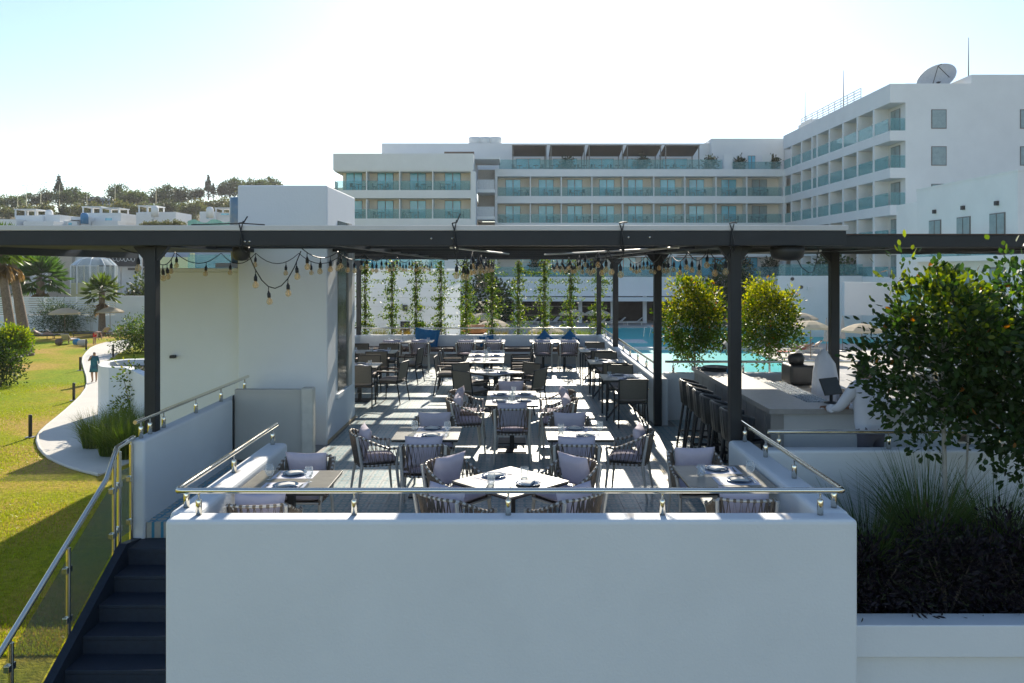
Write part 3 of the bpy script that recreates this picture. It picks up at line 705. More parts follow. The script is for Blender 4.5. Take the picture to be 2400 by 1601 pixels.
# ---- place settings
mat_me = MB().box(-.20, .20, -.145, .145, 0, .002).mesh('placemat', MATW)
plate_me = MB().lathe([(0, .004), (.07, .004), (.085, .010), (.118, .020), (.12, .018), (.086, .005), (.07, .0), (0, .0)], 24).mesh('plate', PLATE)
tum_me = MB().lathe([(0, .0), (.030, .0), (.034, .004), (.040, .10), (.038, .10), (.031, .010), (0, .008)], 14).mesh('tumbler', GLASS)
wine_me = MB().lathe([(0, 0), (.030, 0), (.030, .003), (.006, .006), (.006, .03), (.03, .045), (.043, .075), (.042, .105), (.034, .145), (.032, .145), (.04, .105), (.04, .076), (.028, .048), (0, .036)], 14).mesh('wine_glass', GLASS)
fk = MB(); fk.bar((0, -.09, .003), (0, .03, .003), .009, .003); [fk.bar((q, .03, .003), (q, .09, .005), .003, .002) for q in (-.009, -.003, .003, .009)]; fk.bar((-.0105, .03, .003), (.0105, .03, .003), .006, .003)
fork_me = fk.mesh('fork', CUT)
kn = MB(); kn.bar((0, -.10, .003), (0, .0, .003), .012, .004); kn.prism([(-.008, .0), (.008, .0), (.008, .07), (-.002, .11), (-.008, .08)], .001, .0035); knife_me = kn.mesh('knife', CUT)
nk = MB(); nk.prism([(-.075, .004), (.08, .004), (.085, .016), (.03, .028), (-.04, .022), (-.08, .012)], -.04, .045, 'y', True); nap_me = nk.mesh('napkin', NAPK)
def small(name, me, loc, rz, label, cat, group):
    o = put(name, me); o.location = loc; o.rotation_euler = (0, 0, rz); return tag(o, label, cat, group)
def setting(tx, ty, trz, lx, ly, lr, tn, near=True, glass='tumbler', mats=True):
    """one place: local spot on the table, diner looking along +y turned by lr"""
    c, s_ = math.cos(trz), math.sin(trz); X = tx + lx * c - ly * s_; Y = ty + lx * s_ + ly * c; rz = trz + lr; z = .7525
    def at(a, b): return (X + a * math.cos(rz) - b * math.sin(rz), Y + a * math.sin(rz) + b * math.cos(rz))
    zz = z
    if mats: small('placemat', mat_me, (X, Y, z), rz, 'pale placemat lying on the ' + tn, 'placemat', 'placemats'); zz = z + .0022
    p = at(.02 + j(.015), j(.012)); small('plate', plate_me, (*p, zz), j(1), 'dark blue plate on the ' + tn, 'plate', 'blue plates')
    small('napkin', nap_me, (*p, zz + .0045), rz + .2 + j(.5), 'folded pale napkin on a plate of the ' + tn, 'napkin', 'folded napkins')
    if near:
        p = at(-.155, j(.01)); small('fork', fork_me, (*p, zz), rz + j(.12), 'steel fork laid on the ' + tn, 'fork', 'forks')
        p = at(.165, j(.01)); small('knife', knife_me, (*p, zz), rz + j(.12), 'steel knife laid on the ' + tn, 'knife', 'knives')
    g = at(.2 + j(.02), .19 + j(.02)); g = (g[0], g[1])
    if glass == 'wine': small('wine_glass', wine_me, (*g, z), 0, 'stemless wine glass standing on the ' + tn, 'glass', 'glasses on the tables')
    else: small('tumbler', tum_me, (*g, z), 0, 'clear water tumbler standing on the ' + tn, 'glass', 'glasses on the tables')
SIDE = {'near': 'front-wall side', 'far': 'hotel side', 'left': 'garden side', 'right': 'bar side'}
FACE = {'near': 0, 'far': PI, 'left': -PI / 2, 'right': PI / 2}
def chairs(kind, tn, lst):
    for (sd_, x, y, *r) in lst:
        lab = ('woven rope chair with lilac cushions, ' if kind is chair_r else 'dark sling armchair, ') + SIDE[sd_] + ' of the ' + tn
        place(kind, x, y, (r[0] if r else FACE[sd_] + j(.06)), lab, 'rope chairs' if kind is chair_r else 'sling armchairs')
# front row
n1 = 'corner table nearest the stairs'; table('dark square corner table nearest the stairs, set for two', -2.12, 7.67, .82, .80)
setting(-2.12, 7.67, 0, -.02, .22, PI, n1, glass='wine'); setting(-2.12, 7.67, 0, -.02, -.22, 0, n1, glass='wine')
chairs(chair_r, n1, [('far', -2.17, 8.28), ('near', -2.18, 7.00, .05)])
n2 = 'table turned cornerwise'; table('square table turned cornerwise behind the front handrail', -.015, 7.67, .80, .80, PI / 4)
setting(-.015, 7.67, PI / 4, .0, .22, PI, n2); setting(-.015, 7.67, PI / 4, .0, -.22, 0, n2, mats=False)
for (x, y, a, sd_) in ((-.555, 8.21, -3 * PI / 4 + .1, 'hotel and garden sides'), (.545, 8.21, 3 * PI / 4 - .08, 'hotel and bar sides'), (-.51, 7.2, -PI / 4 + .12, 'front and garden sides'), (.48, 7.2, PI / 4 - .1, 'front and bar sides')):
    place(chair_r, x, y, a, 'woven rope chair at the cornerwise table, between its ' + sd_, 'rope chairs')
n3 = 'table beside the planter'; table('dark square table set for two beside the planter parapet', 2.07, 7.86, .82, .82)
setting(2.07, 7.86, 0, .02, .21, PI, n3); setting(2.07, 7.86, 0, .08, -.2, 0, n3, glass='wine')
chairs(chair_r, n3, [('far', 1.98, 8.52, PI + .05), ('near', 2.06, 7.16, -.1)])
# second row
n4 = 'three-chair table on the garden side'; table('square three-chair table on the garden side of the terrace', -1.045, 9.92, .80, .81)
setting(-1.045, 9.92, 0, .05, .21, PI, n4, glass='wine'); setting(-1.045, 9.92, 0, .05, -.21, 0, n4, glass='wine')
chairs(chair_r, n4, [('far', -1.03, 10.62, PI + .1), ('near', -1.02, 9.3, .04), ('left', -1.68, 9.82, -PI / 2 + .35)])
n5 = 'three-chair table on the bar side'; table('square three-chair table on the bar side of the terrace', .82, 9.92, .80, .81)
setting(.82, 9.92, 0, .0, .21, PI, n5); setting(.82, 9.92, 0, .05, -.21, 0, n5, glass='wine')
chairs(chair_r, n5, [('far', .77, 10.62, PI - .05), ('near', .75, 9.3, -.06), ('right', 1.44, 9.86, PI / 2 - .3)])
n6 = 'six-seat middle table'; table('rectangular six-seat table in the middle of the terrace', .0, 12.6, .80, 1.4)
for sx in (-1, 1):
    for yy in (-.36, .3): setting(.0, 12.6, 0, sx * .2, yy, -sx * PI / 2 + PI, n6)
chairs(chair_r, n6, [('near', .0, 11.62, .02), ('far', -.02, 13.62, PI), ('left', -.70, 12.2, -PI/2 + .2), ('left', -.72, 12.95, -PI/2 - .1), ('right', .70, 12.2, PI/2 - .15), ('right', .72, 12.95, PI/2 + .12)])
# third rows
n7 = 'askew table'; table('square table standing askew behind the six-seat table', -.32, 15.75, .80, .80, R(40))
setting(-.32, 15.75, R(40), 0, .2, PI, n7, False); setting(-.32, 15.75, R(40), 0, -.2, 0, n7, False)
for (x, y, a, sd_) in ((-.78, 15.3, R(-42), 'garden'), (.32, 15.55, R(58), 'bar'), (-.85, 16.25, R(-130), 'tower'), (.22, 16.25, R(135), 'pool')):
    place(chair_s, x, y, a, 'dark sling armchair on the %s side of the askew table' % sd_, 'sling armchairs')
for k, yy in enumerate((17.74, 18.63, 19.52)):
    table('one of three tables joined into the long table', -.60, yy, .84, .88)
    for sx in (-1, 1): setting(-.60, yy, 0, sx * .21, j(.05), -sx * PI / 2 + PI, 'long table', False)
    for sx, sd_ in ((-1, 'left'), (1, 'right')):
        place(chair_s, -.60 + sx * .82, yy + j(.05), FACE[sd_] + j(.06), 'dark sling armchair pulled up to the %s of the long table' % SIDE[sd_], 'sling armchairs')
nl = 'table beside the tower'; table('square table beside the white tower wall', -3.22, 16.9, .82, .82); setting(-3.22, 16.9, 0, .0, .2, PI, nl, False); setting(-3.22, 16.9, 0, 0, -.2, 0, nl, False)
chairs(chair_s, nl, [('near', -3.06, 16.15, .05), ('right', -2.52, 16.75, PI/2 - .25), ('far', -3.2, 17.65)])
nl2 = 'double table beyond the tower'
for xx in (-3.24, -4.05):
    table('half of the double table beyond the tower', xx, 19.65, .80, .85); setting(xx, 19.65, 0, 0, .22, PI, nl2, False); setting(xx, 19.65, 0, 0, -.22, 0, nl2, False)
chairs(chair_s, nl2, [('near', -3.2, 18.95, .1), ('near', -3.95, 18.98), ('far', -3.2, 20.4), ('far', -3.95, 20.4), ('right', -2.5, 19.55, PI/2 - .2)])
for (xc, tn) in ((-2.9, 'bench table with the large blue cushion'), (-.875, 'middle bench table'), (1.18, 'bench table near the pool-side corner')):
    table('rectangular ' + tn, xc, 22.5, 1.36, .78)
    for q in (-.35, .35):
        setting(xc, 22.5, 0, q, .2, PI, tn, False); setting(xc, 22.5, 0, q, -.2, 0, tn, False)
        place(chair_r, xc + q + j(.04), 21.72, j(.06), 'woven rope chair with lilac cushions at the ' + tn, 'rope chairs')
for k, (yy, tn) in enumerate(((15.02, 'trestle table nearest the black post'), (17.5, 'middle trestle table of the pool side'), (19.95, 'trestle table farthest from the black post'))):
    table('square ' + tn, 2.09, yy, .82, .84, 0, 'trestle'); setting(2.09, yy, 0, -.05, .2, PI, tn, False); setting(2.09, yy, 0, .08, -.2, 0, tn, False)
    chairs(chair_s, tn, [('near', 2.12, yy - .78, .02), ('far', 2.16, yy + .82, PI - .08)])
# blue cushions on the bench
bc = cushion_mesh('scatter_cushion', .55, .45, .16, BLUE)
for (x, z, s_, a, lab) in ((-2.55, .70, 1.35, .12, 'large blue cushion leaning on the bench behind the garden-end table'), (-.75, .62, .8, -.1, 'small blue cushion behind the middle bench table'), (1.0, .70, .8, .75, 'blue cushion stood on its corner near the middle of the bench'), (1.75, .70, .8, .8, 'blue cushion stood on its corner at the pool end of the bench')):
    o = put('scatter_cushion', bc); o.location = (x, 23.80, z); o.rotation_euler = (R(78), a, 0); o.scale = (s_, s_, 1); tag(o, lab, 'cushion', 'blue bench cushions')

# ---- string lights
sock_me = MB().lathe([(0, 0), (.010, 0), (.012, -.018), (.021, -.03), (.021, -.075), (.018, -.08), (0, -.08)], 10).mesh('socket', BLACK)
FILA = mat('bulb_filament', (.75, .5, .2), .5)
bm_ = MB(); bm_.lathe([(.014, -.078), (.017, -.088), (.031, -.105), (.0365, -.125), (.033, -.146), (.02, -.160), (0, -.165)], 12)
bulb_me = bm_.mesh('bulb', BULB)
fil_me = MB().tube([(.0, 0, -.085), (.006, 0, -.11), (-.004, .004, -.125), (.005, -.003, -.138), (0, 0, -.145)], .004, 5).mesh('filament', FILA)
def strand(label, hooks, spacing=.55, sag=.14):
    t = thing('string_light', label, 'string light', (0, 0, 0))
    cord = []
    for a, b in zip(hooks, hooks[1:]):
        a, b = Vector(a), Vector(b); n = 8
        for k in range(n + (b == Vector(hooks[-1]))):
            f = k / n; p = a.lerp(b, f); p.z -= sag * 4 * f * (1 - f); cord.append(p)
    m = MB(); m.tube(cord, .0065, 5)
    L_ = 0; nxt = .2; drops = []
    for p, q in zip(cord, cord[1:]):
        d = (q - p).length
        while nxt <= L_ + d: drops.append(p.lerp(q, (nxt - L_) / d)); nxt += spacing * random.uniform(.85, 1.15)
        L_ += d
    for p in drops: m.cyl(p, p - Vector((0, 0, .06)), .005, 5)
    m.build('cord', BLACK, t)
    for p in drops:
        s_ = put('socket', sock_me, t); s_.location = p - Vector((0, 0, .05)); s_.rotation_euler = (j(.08), j(.08), 0)
        b = put('bulb', bulb_me, s_); put('filament', fil_me, s_)
zh = 3.03
strand('string of clear bulbs swagged from the outer post across the tower front', [(-4.25, 9.4, 2.97), (-4.9, 11.6, zh), (-4.45, 12.2, zh), (-3.95, 12.3, zh), (-3.3, 12.35, zh), (-2.6, 12.3, zh)], .45, .16)
strand('string of clear bulbs dipping low beside the tower then running to the rear', [(-3.07, 9.3, 2.96), (-2.5, 9.45, 3.0)], .26, .42)
strand('string of clear bulbs hung beneath the roof along the tower side', [(-2.5, 9.5, zh)] + [(-2.42, y_, zh) for y_ in (11.1, 13.1, 15.1, 16.85, 18.95, 21.2, 22.6, 24.0)], .5, .10)
strand('string of clear bulbs running to the rear over the middle table', [(-.66, 9.12, 2.98), (-.58, 9.95, zh - .1)] + [(-.55, y_, zh) for y_ in (11.1, 13.1, 14.2, 16.85, 18.95, 21.2, 24.0)], .5, .13)
strand('string of clear bulbs running to the rear over the pool-side tables', [(1.28, 9.12, zh - .06)] + [(1.2, y_, zh) for y_ in (9.95, 11.1, 13.1, 14.2, 16.85, 18.95, 21.2, 24.0)], .5, .13)
strand('string of clear bulbs swagged along the edge beam by the bar', [(2.50, 9.12, zh - .02)] + [(2.45, y_, zh) for y_ in (9.95, 11.1, 12.3, 13.1, 14.6, 16.85)], .42, .13)
q = D(303, 590, 9.2); strand('single clear bulb hanging outside the outer post', [(q.x - .1, q.y, zh), (q.x + .3, q.y + .1, zh)], .9, .06)

# ---- the bar
bar = thing('bar_counter', 'L-shaped bar counter with grey stone top and vertical cladding', 'bar', (0, 0, 0))
bx('body', BARP, bar, 3.17, 3.65, 9.70, 13.75, .0, 1.035); bx('end_body', BARP, bar, 3.652, 5.4, 9.70, 10.02, .0, 1.035)
for k in range(20): bx('cladding_board', BARP, bar, 3.145 - .004 * (k % 2), 3.168, 9.70 + k * .2025, 9.70 + k * .2025 + .192, .02, 1.034, .004)
bx('corner_post', BARP, bar, 3.13, 3.29, 9.655, 9.698, .01, 1.034, .004); bx('front_panel', mat('bar_white', (.58, .58, .57), .6, var=.03), bar, 3.293, 5.4, 9.672, 9.698, .01, 1.034)
MB().prism([(3.10, 9.61), (5.45, 9.61), (5.45, 10.10), (3.73, 10.10), (3.73, 13.8), (3.10, 13.8)], 1.036, 1.10).build('counter_top', STONE, bar, .006)
for k in range(6): place(stool0, 2.82 + j(.03), 9.72 + .505 * k + (.0 if k else -.02), -PI / 2 + j(.1), 'black woven bar stool at the bar, ' + ('nearest the front post', 'second from the front post', 'third from the front post', 'third from the drinks tap', 'second from the drinks tap', 'nearest the drinks tap')[k], 'bar stools')
ib = thing('back_counter', 'lower steel counter behind the bar crowded with upturned glasses', 'counter', (0, 0, 0))
bx('body', DARK, ib, 3.80, 4.25, 10.3, 13.6, 0, .90); bx('top', STONE, ib, 3.76, 4.28, 10.25, 13.65, .902, .94, .005)
gl_me = MB().lathe([(0, .11), (.032, .11), (.035, .1), (.03, .0), (.028, .0), (.03, .1), (0, .1)], 10).mesh('bar_glass', glassy('bar_glass', (.9, .93, .95), .22))
for a in range(22):
    for b in range(5):
        small('bar_glass', gl_me, (3.83 + b * .085 + j(.01), 10.5 + a * .085 + j(.01), .9405), 0, 'upturned clear glass in the crowd behind the bar', 'glass', 'upturned bar glasses')
q = D(1790, 868, 13.0)
t = thing('drinks_tap', 'pale leaning drinks tap with a blue foot at the far bar end', 'tap', (3.55, 12.9, 1.10))
MB().tube([(0, 0, .06), (-.03, 0, .25), (-.05, 0, .42), (-.12, -.02, .5)], [.035, .03, .03, .035], 10).build('column', mat('tap_pale', (.5, .5, .48), .4), t); MB().lathe([(0, 0), (.08, 0), (.085, .04), (.05, .10), (.03, .12), (0, .12)], 14).build('foot', TOWEL, t); MB().cyl((-.12, -.02, .47), (-.17, -.06, .36), .012, 8).build('spout', DARK, t)
t = thing('bar_tray', 'round black tray stack on the far end of the bar counter', 'tray', (3.40, 13.3, 1.1015)); MB().lathe([(0, 0), (.24, 0), (.26, .03), (.25, .032), (.23, .012), (0, .012)], 24).build('tray', DARK, t); MB().lathe([(0, .0335), (.2, .0335), (.22, .06), (.21, .062), (.19, .044), (0, .044)], 24).build('upper_tray', DARK, t)
kc = thing('kitchen_counter', 'pale stone service counter behind the bartender', 'counter', (0, 0, 0))
bx('body', BARP, kc, 5.0, 5.6, 10.9, 14.2, 0, .93); bx('top', STONE, kc, 4.93, 5.66, 10.85, 14.3, .932, 1.0, .006); bx('side_body', BARP, kc, 5.603, 8.5, 13.6, 14.2, 0, .93); bx('side_top', STONE, kc, 5.663, 8.5, 13.55, 14.28, .932, .998, .006)
sh = thing('steel_shelf', 'stainless steel shelving unit beside the service counter', 'shelf', (0, 0, 0))
for (x, y) in ((5.3, 10.0), (6.5, 10.0), (5.3, 10.55), (6.5, 10.55)): bx('upright', STEEL, sh, x - .02, x + .02, y - .02, y + .02, 0, 1.5)
for z_ in (.25, .6, .95, 1.45): bx('shelf_board', STEEL, sh, 5.3, 6.5, 9.99, 10.56, z_, z_ + .025)
for k in range(5): small('storage_tub', (MB().box(-.1, .1, -.14, .14, 0, .16).mesh('storage_tub', mat('tub%d' % k, ((.45, .42, .38), (.2, .16, .12), (.5, .48, .42), (.3, .28, .26), (.12, .1, .09))[k], .6))), (5.46 + k * .22, 10.27, (.626, .276, .626, .976, .276)[k]), j(.1), ('cream', 'brown', 'ivory', 'grey', 'black')[k] + ' storage tub on the steel shelving', 'tub', 'tubs on the steel shelf')
t = thing('coffee_machine', 'black espresso machine with a strap-like hose at the end of the bar', 'coffee machine', (4.55, 12.5, .0))
bx('cabinet', mat('machine_stand', (.45, .43, .39), .6), t, -.28, .32, -.3, .3, 0, .96); bx('casing', DARK, t, -.26, .26, -.22, .24, 1.0, 1.30, .04); bx('base_plate', STEEL, t, -.28, .3, -.26, .27, .962, .998); MB().lathe([(0, 0), (.11, 0), (.13, .1), (.09, .17), (0, .18)], 16, (-.1, 0, 1.302)).build('hopper', DARK, t); MB().tube([(.2, -.2, 1.28), (.27, -.28, 1.1), (.2, -.32, .92), (.05, -.33, .85)], .018, 7).build('hose', DARK, t)
t = thing('cash_terminal', 'black till screen tilted on the inner edge of the bar', 'till', (4.02, 10.05, 1.10)); t.rotation_euler = (0, 0, .5)
MB().lathe([(0, 0), (.09, 0), (.09, .012), (.02, .02), (.02, .1), (0, .1)], 14).build('stand', DARK, t)
o = MB().box(-.16, .16, -.012, .012, -.1, .12).build('screen', DARK, t, .006); o.location = (0, 0, .2); o.rotation_euler = (R(-25), 0, 0)
# white covers draped over stacked chairs
def drape(label, x, y, h, r_, seed):
    m = MB(); n = 28; vs = []; prof = [(0, 1), (.25, .985), (.45, .93), (.58, .8), (.66, .6), (.75, .35), (.86, .12), (.92, .0)]
    for (a, b) in prof:
        for k in range(n):
            th = 6.28319 * k / n; wv = 1 + .14 * (1 - b) * math.sin(th * 5 + seed) + .05 * math.sin(th * 9)
            vs.append((x + a * r_ * wv * math.cos(th), y + a * r_ * wv * math.sin(th) * .8, b * h * (1 - .05 * math.sin(th + seed))))
    fs = [(i*n+k, i*n+(k+1)%n, (i+1)*n+(k+1)%n, (i+1)*n+k) for i in range(len(prof)-1) for k in range(n)]
    m.add(vs, fs, True); tag(m.build('dust_cover', SHIRT), label, 'cover')
drape('white cloth cover draped to the floor over furniture behind the bar', 4.60, 11.7, 1.55, .30, 1); drape('lower white cloth cover beside the taller draped one', 4.92, 10.9, 1.40, .28, 4)
# ================================================================== PLANTS
def ntree(name, label, x, y, z0, c, rad, nc, per, rc, ln, wd, trunk_r, base, tip, group=None, stake=False, tipz=.35, ptip=.55, bark=None, spikes=0, dens_mat=None):
    t = thing(name, label, 'tree', (x, y, z0), 0, group); cz = c[2]
    P, Dv, h = clumps(nc, per, (c[0], c[1], cz), rad, rc)
    if spikes:
        for k in range(spikes):
            a = rng.uniform(0, 6.28); rr = rng.uniform(0, .75); bx_ = np.array([c[0] + rad[0] * rr * math.cos(a), c[1] + rad[1] * rr * math.sin(a), cz + rad[2] * math.sqrt(max(.05, 1 - rr * rr)) * .9])
            n = 26; f = rng.random((n, 1)); Q = bx_ + f * np.array([.05 * math.cos(a), .05 * math.sin(a), rng.uniform(.07, .2)]) + rng.normal(size=(n, 3)) * .03
            P = np.concatenate([P, Q]); Dv = np.concatenate([Dv, unit(rng.normal(size=(n, 3)) + np.array([0, 0, 1.2]))]); h = np.concatenate([h, np.full(n, 1.1)])
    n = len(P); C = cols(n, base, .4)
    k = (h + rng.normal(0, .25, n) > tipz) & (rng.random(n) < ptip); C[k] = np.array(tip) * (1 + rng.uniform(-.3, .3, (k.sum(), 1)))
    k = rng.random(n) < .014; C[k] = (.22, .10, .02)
    put('crown', leaf_mesh('crown', P, Dv, ln * rng.uniform(.7, 1.25, n), wd * rng.uniform(.8, 1.2, n), C, dens_mat or LEAF), t)
    m = MB(); top = Vector((c[0], c[1], cz + rad[2] * .3))
    m.tube([(0, 0, -.05), (.01, .0, (cz - rad[2]) * .6), (c[0] * .6, c[1] * .6, cz - rad[2] * .7), tuple(top)], [trunk_r, trunk_r * .85, trunk_r * .7, trunk_r * .25], 8)
    for k in range(14):
        a = random.uniform(0, 6.28); zz = cz + random.uniform(-.8, .2) * rad[2]
        e = (c[0] + rad[0] * .75 * math.cos(a), c[1] + rad[1] * .75 * math.sin(a), zz + rad[2] * random.uniform(.25, .55))
        m.tube([(c[0], c[1], zz), ((c[0] + e[0]) / 2, (c[1] + e[1]) / 2, zz + (e[2] - zz) * .4), e], [trunk_r * .4, trunk_r * .28, trunk_r * .1], 5)
    m.build('trunk', bark or GREYB, t)
    if stake: MB().tube([(.12, -.05, -.05), (.22, -.02, 1.5)], .011, 6).build('stake', GREYB, t)
    return t
GR = (.030, .062, .012); YE = (.27, .28, .02)
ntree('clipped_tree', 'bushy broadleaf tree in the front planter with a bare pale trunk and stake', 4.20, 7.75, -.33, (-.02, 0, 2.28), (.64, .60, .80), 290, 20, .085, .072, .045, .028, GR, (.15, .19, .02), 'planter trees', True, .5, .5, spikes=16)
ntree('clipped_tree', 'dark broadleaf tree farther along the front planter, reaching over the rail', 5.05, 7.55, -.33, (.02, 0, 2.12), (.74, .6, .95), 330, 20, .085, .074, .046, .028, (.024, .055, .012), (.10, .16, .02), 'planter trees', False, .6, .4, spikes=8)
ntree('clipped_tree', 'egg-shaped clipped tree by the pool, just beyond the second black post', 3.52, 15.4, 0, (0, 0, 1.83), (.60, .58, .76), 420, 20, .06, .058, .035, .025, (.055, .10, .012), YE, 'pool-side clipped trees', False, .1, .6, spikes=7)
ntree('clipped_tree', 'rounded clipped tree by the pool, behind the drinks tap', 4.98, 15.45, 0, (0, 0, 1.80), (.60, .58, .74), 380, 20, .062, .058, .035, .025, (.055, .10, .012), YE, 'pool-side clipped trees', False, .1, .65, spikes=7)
# soil troughs for these
for (x, lab) in ((3.52, 'white trough holding the egg-shaped clipped tree'), (4.98, 'white trough holding the rounded clipped tree')):
    t = thing('trough', lab, 'planter', (x, 15.4, 0)); bx('box', WHITE, t, -.3, .3, -.25, .25, GZ, .04, .01); bx('soil', SOIL, t, -.27, .27, -.22, .22, .0405, .05)

def tuft(name, label, x, y, z, n, h, spread, base, w=.012, cat='plant', group=None, rad=.12, mat_=None, jit=.35, alt=None, pa=0):
    a = rng.uniform(0, 6.283, n); r_ = rad * np.sqrt(rng.random(n)); b = np.stack([x + r_ * np.cos(a), y + r_ * np.sin(a), np.full(n, z - .02)], 1)
    a2 = a + rng.normal(0, .5, n); ll = spread * rng.uniform(.25, 1, n); lean = np.stack([np.cos(a2) * ll, np.sin(a2) * ll], 1)
    me = blade_mesh(name, b, h * rng.uniform(.55, 1.1, n), lean, n, w * rng.uniform(.6, 1.2, n), cols(n, base, jit, alt, pa), mat_ or LEAF)
    o = put(name, me); return tag(o, label, cat, group)
FG = (.07, .115, .028)
for (x, y, n, h, s_, lab) in ((3.35, 7.5, 900, 1.2, .85, 'fountain grass clump overhanging the front parapet corner'), (4.0, 7.7, 1000, 1.45, .75, 'tall fountain grass clump at the foot of the staked tree'), (4.6, 7.6, 900, 1.25, .7, 'fountain grass clump between the two planter trees'), (5.3, 7.5, 900, 1.25, .7, 'fountain grass clump under the dark planter tree')):
    tuft('fountain_grass', lab, x, y, -.33, n, h, s_, FG, .017, 'grass', 'fountain grasses in the planter', .16, alt=(.20, .17, .07), pa=.06)
for (x, y, rx, rz_2, lab) in ((3.2, 7.15, .46, .40, 'dark purple-leaved shrub in the planter corner behind the lip'), (3.9, 7.15, .55, .46, 'dark purple-leaved shrub before the staked tree'), (4.6, 7.15, .5, .46, 'dark purple-leaved shrub between the planter trees'), (5.3, 7.15, .5, .55, 'dark purple-leaved shrub under the dark planter tree')):
    t = thing('purple_shrub', lab, 'shrub', (x, y, -.33), 0, 'purple shrubs in the planter')
    P, Dv, h = clumps(260, 15, (0, 0, rz_2 * .85), (rx, .34, rz_2), .07, .2)
    P[:, 2] = np.maximum(P[:, 2], .01)
    put('foliage', leaf_mesh('foliage', P, Dv, .075 * rng.uniform(.6, 1.2, len(P)), .02, cols(len(P), (.009, .005, .010), .5, (.02, .03, .01), .12), LEAFP), t)
    m = MB()
    for k in range(7): a = random.uniform(0, 6.28); m.tube([(0, 0, -.03), (.1 * math.cos(a), .1 * math.sin(a), .25), (rx * .6 * math.cos(a), .2 * math.sin(a), rz_2 * 1.3)], [.012, .009, .004], 5)
    m.build('stems', BARK, t)

# ---- climbing plants on wires behind the rear wall
tr = thing('rear_trough', 'long trough behind the rear wall planted with climbers and herbs', 'planter', (0, 0, 0)); bx('box', WHITE, tr, -4.75, 2.78, 24.2, 24.75, GZ - .3, .62); bx('soil', SOIL, tr, -4.7, 2.73, 24.25, 24.7, .621, .64)
ws = thing('trellis_wires', 'horizontal wires strung between the rear posts for the climbers', 'trellis', (0, 0, 0))
for z_ in np.arange(1.1, 3.0, .27): MB().cyl((-4.75, 24.45, z_), (2.75, 24.45, z_), .003, 4).build('wire', ALU, ws)
VC = (.06, .11, .02); VY = (.17, .21, .03)
vx = [856, 919, 975, 1033, 1093, 1153, 1215, 1276, 1337, 1402]
ordn = ['nearest the villa', 'second from the villa', 'third from the villa', 'fourth from the villa', 'fifth from the villa', 'fifth from the pool', 'fourth from the pool', 'third from the pool', 'second from the pool', 'nearest the pool']
for k, px in enumerate(vx):
    x = (px - 1200) * 24.45 / F
    t = thing('climbing_vine', 'column of climbing vine on the rear trellis, ' + ordn[k], 'vine', (x, 24.45, .63), 0, 'vines on the rear trellis')
    n = 1000; z_ = rng.random(n) * 2.42; wob = .06 * np.sin(z_ * 3 + k)
    P = np.stack([wob + rng.normal(0, .10, n) * (1 + .4 * np.sin(z_ * 5 + k * 2)), rng.normal(0, .06, n), z_], 1)
    for s_ in range(22):                                   # side shoots along the wires
        zz = 1.1 - .63 + .27 * rng.integers(0, 7) + rng.normal(0, .02); ln = rng.uniform(.15, .5) * rng.choice([-1, 1]); kk = 20
        f = rng.random(kk); P = np.concatenate([P, np.stack([f * ln, rng.normal(0, .03, kk), zz - .06 * f + rng.normal(0, .03, kk)], 1)])
    nn = len(P); put('foliage', leaf_mesh('foliage', P, rng.normal(size=(nn, 3)) + np.array([0, -.3, -.3]), .07 * rng.uniform(.6, 1.2, nn), .042, cols(nn, VC, .4, VY, .3), LEAF), t)
    m = MB()
    for q in range(3): m.tube([(.03 * math.sin(zq * 4 + q * 2.1), .025 * math.cos(zq * 4 + q * 2.1), zq) for zq in np.linspace(-.02, 2.4, 12)], .012, 5)
    m.build('stem', BARK, t)
for (px, c_, n, h, lab) in ((890, (.10, .10, .02), 260, .42, 'green herb tuft at the villa end of the rear trough'), (945, (.16, .12, .03), 260, .40, 'straw-coloured herb tuft beside the villa-end tuft'), (1010, (.13, .16, .02), 240, .36, 'lime-green herb tuft next to the terracotta bowl'), (1175, (.14, .12, .03), 260, .4, 'yellowish herb tuft beyond the terracotta bowl'), (1255, (.17, .17, .03), 300, .38, 'pale yellow herb tuft in the middle of the rear trough'), (1315, (.13, .14, .03), 260, .36, 'dry green herb tuft between the third and second pool-end vines'), (1370, (.13, .18, .02), 300, .42, 'bright green herb tuft by the pool-end vine')):
    tuft('herb_tuft', lab, (px - 1200) * 24.35 / F, 24.4, .64, n, h, .22, c_, .014, 'plant', 'herbs in the rear trough', .2)
o = MB().lathe([(0, 0), (.22, 0), (.42, .1), (.5, .26), (.47, .26), (.38, .12), (0, .08)], 24).build('terracotta_bowl', TERRA); o.location = (-1.15, 25.35, .72); tag(o, 'wide orange terracotta bowl behind the rear handrail', 'bowl')
o = bx('bowl_stand', WHITE, None, -1.5, -.8, 25.0, 25.7, GZ, .718); tag(o, 'white pedestal carrying the terracotta bowl', 'pedestal')

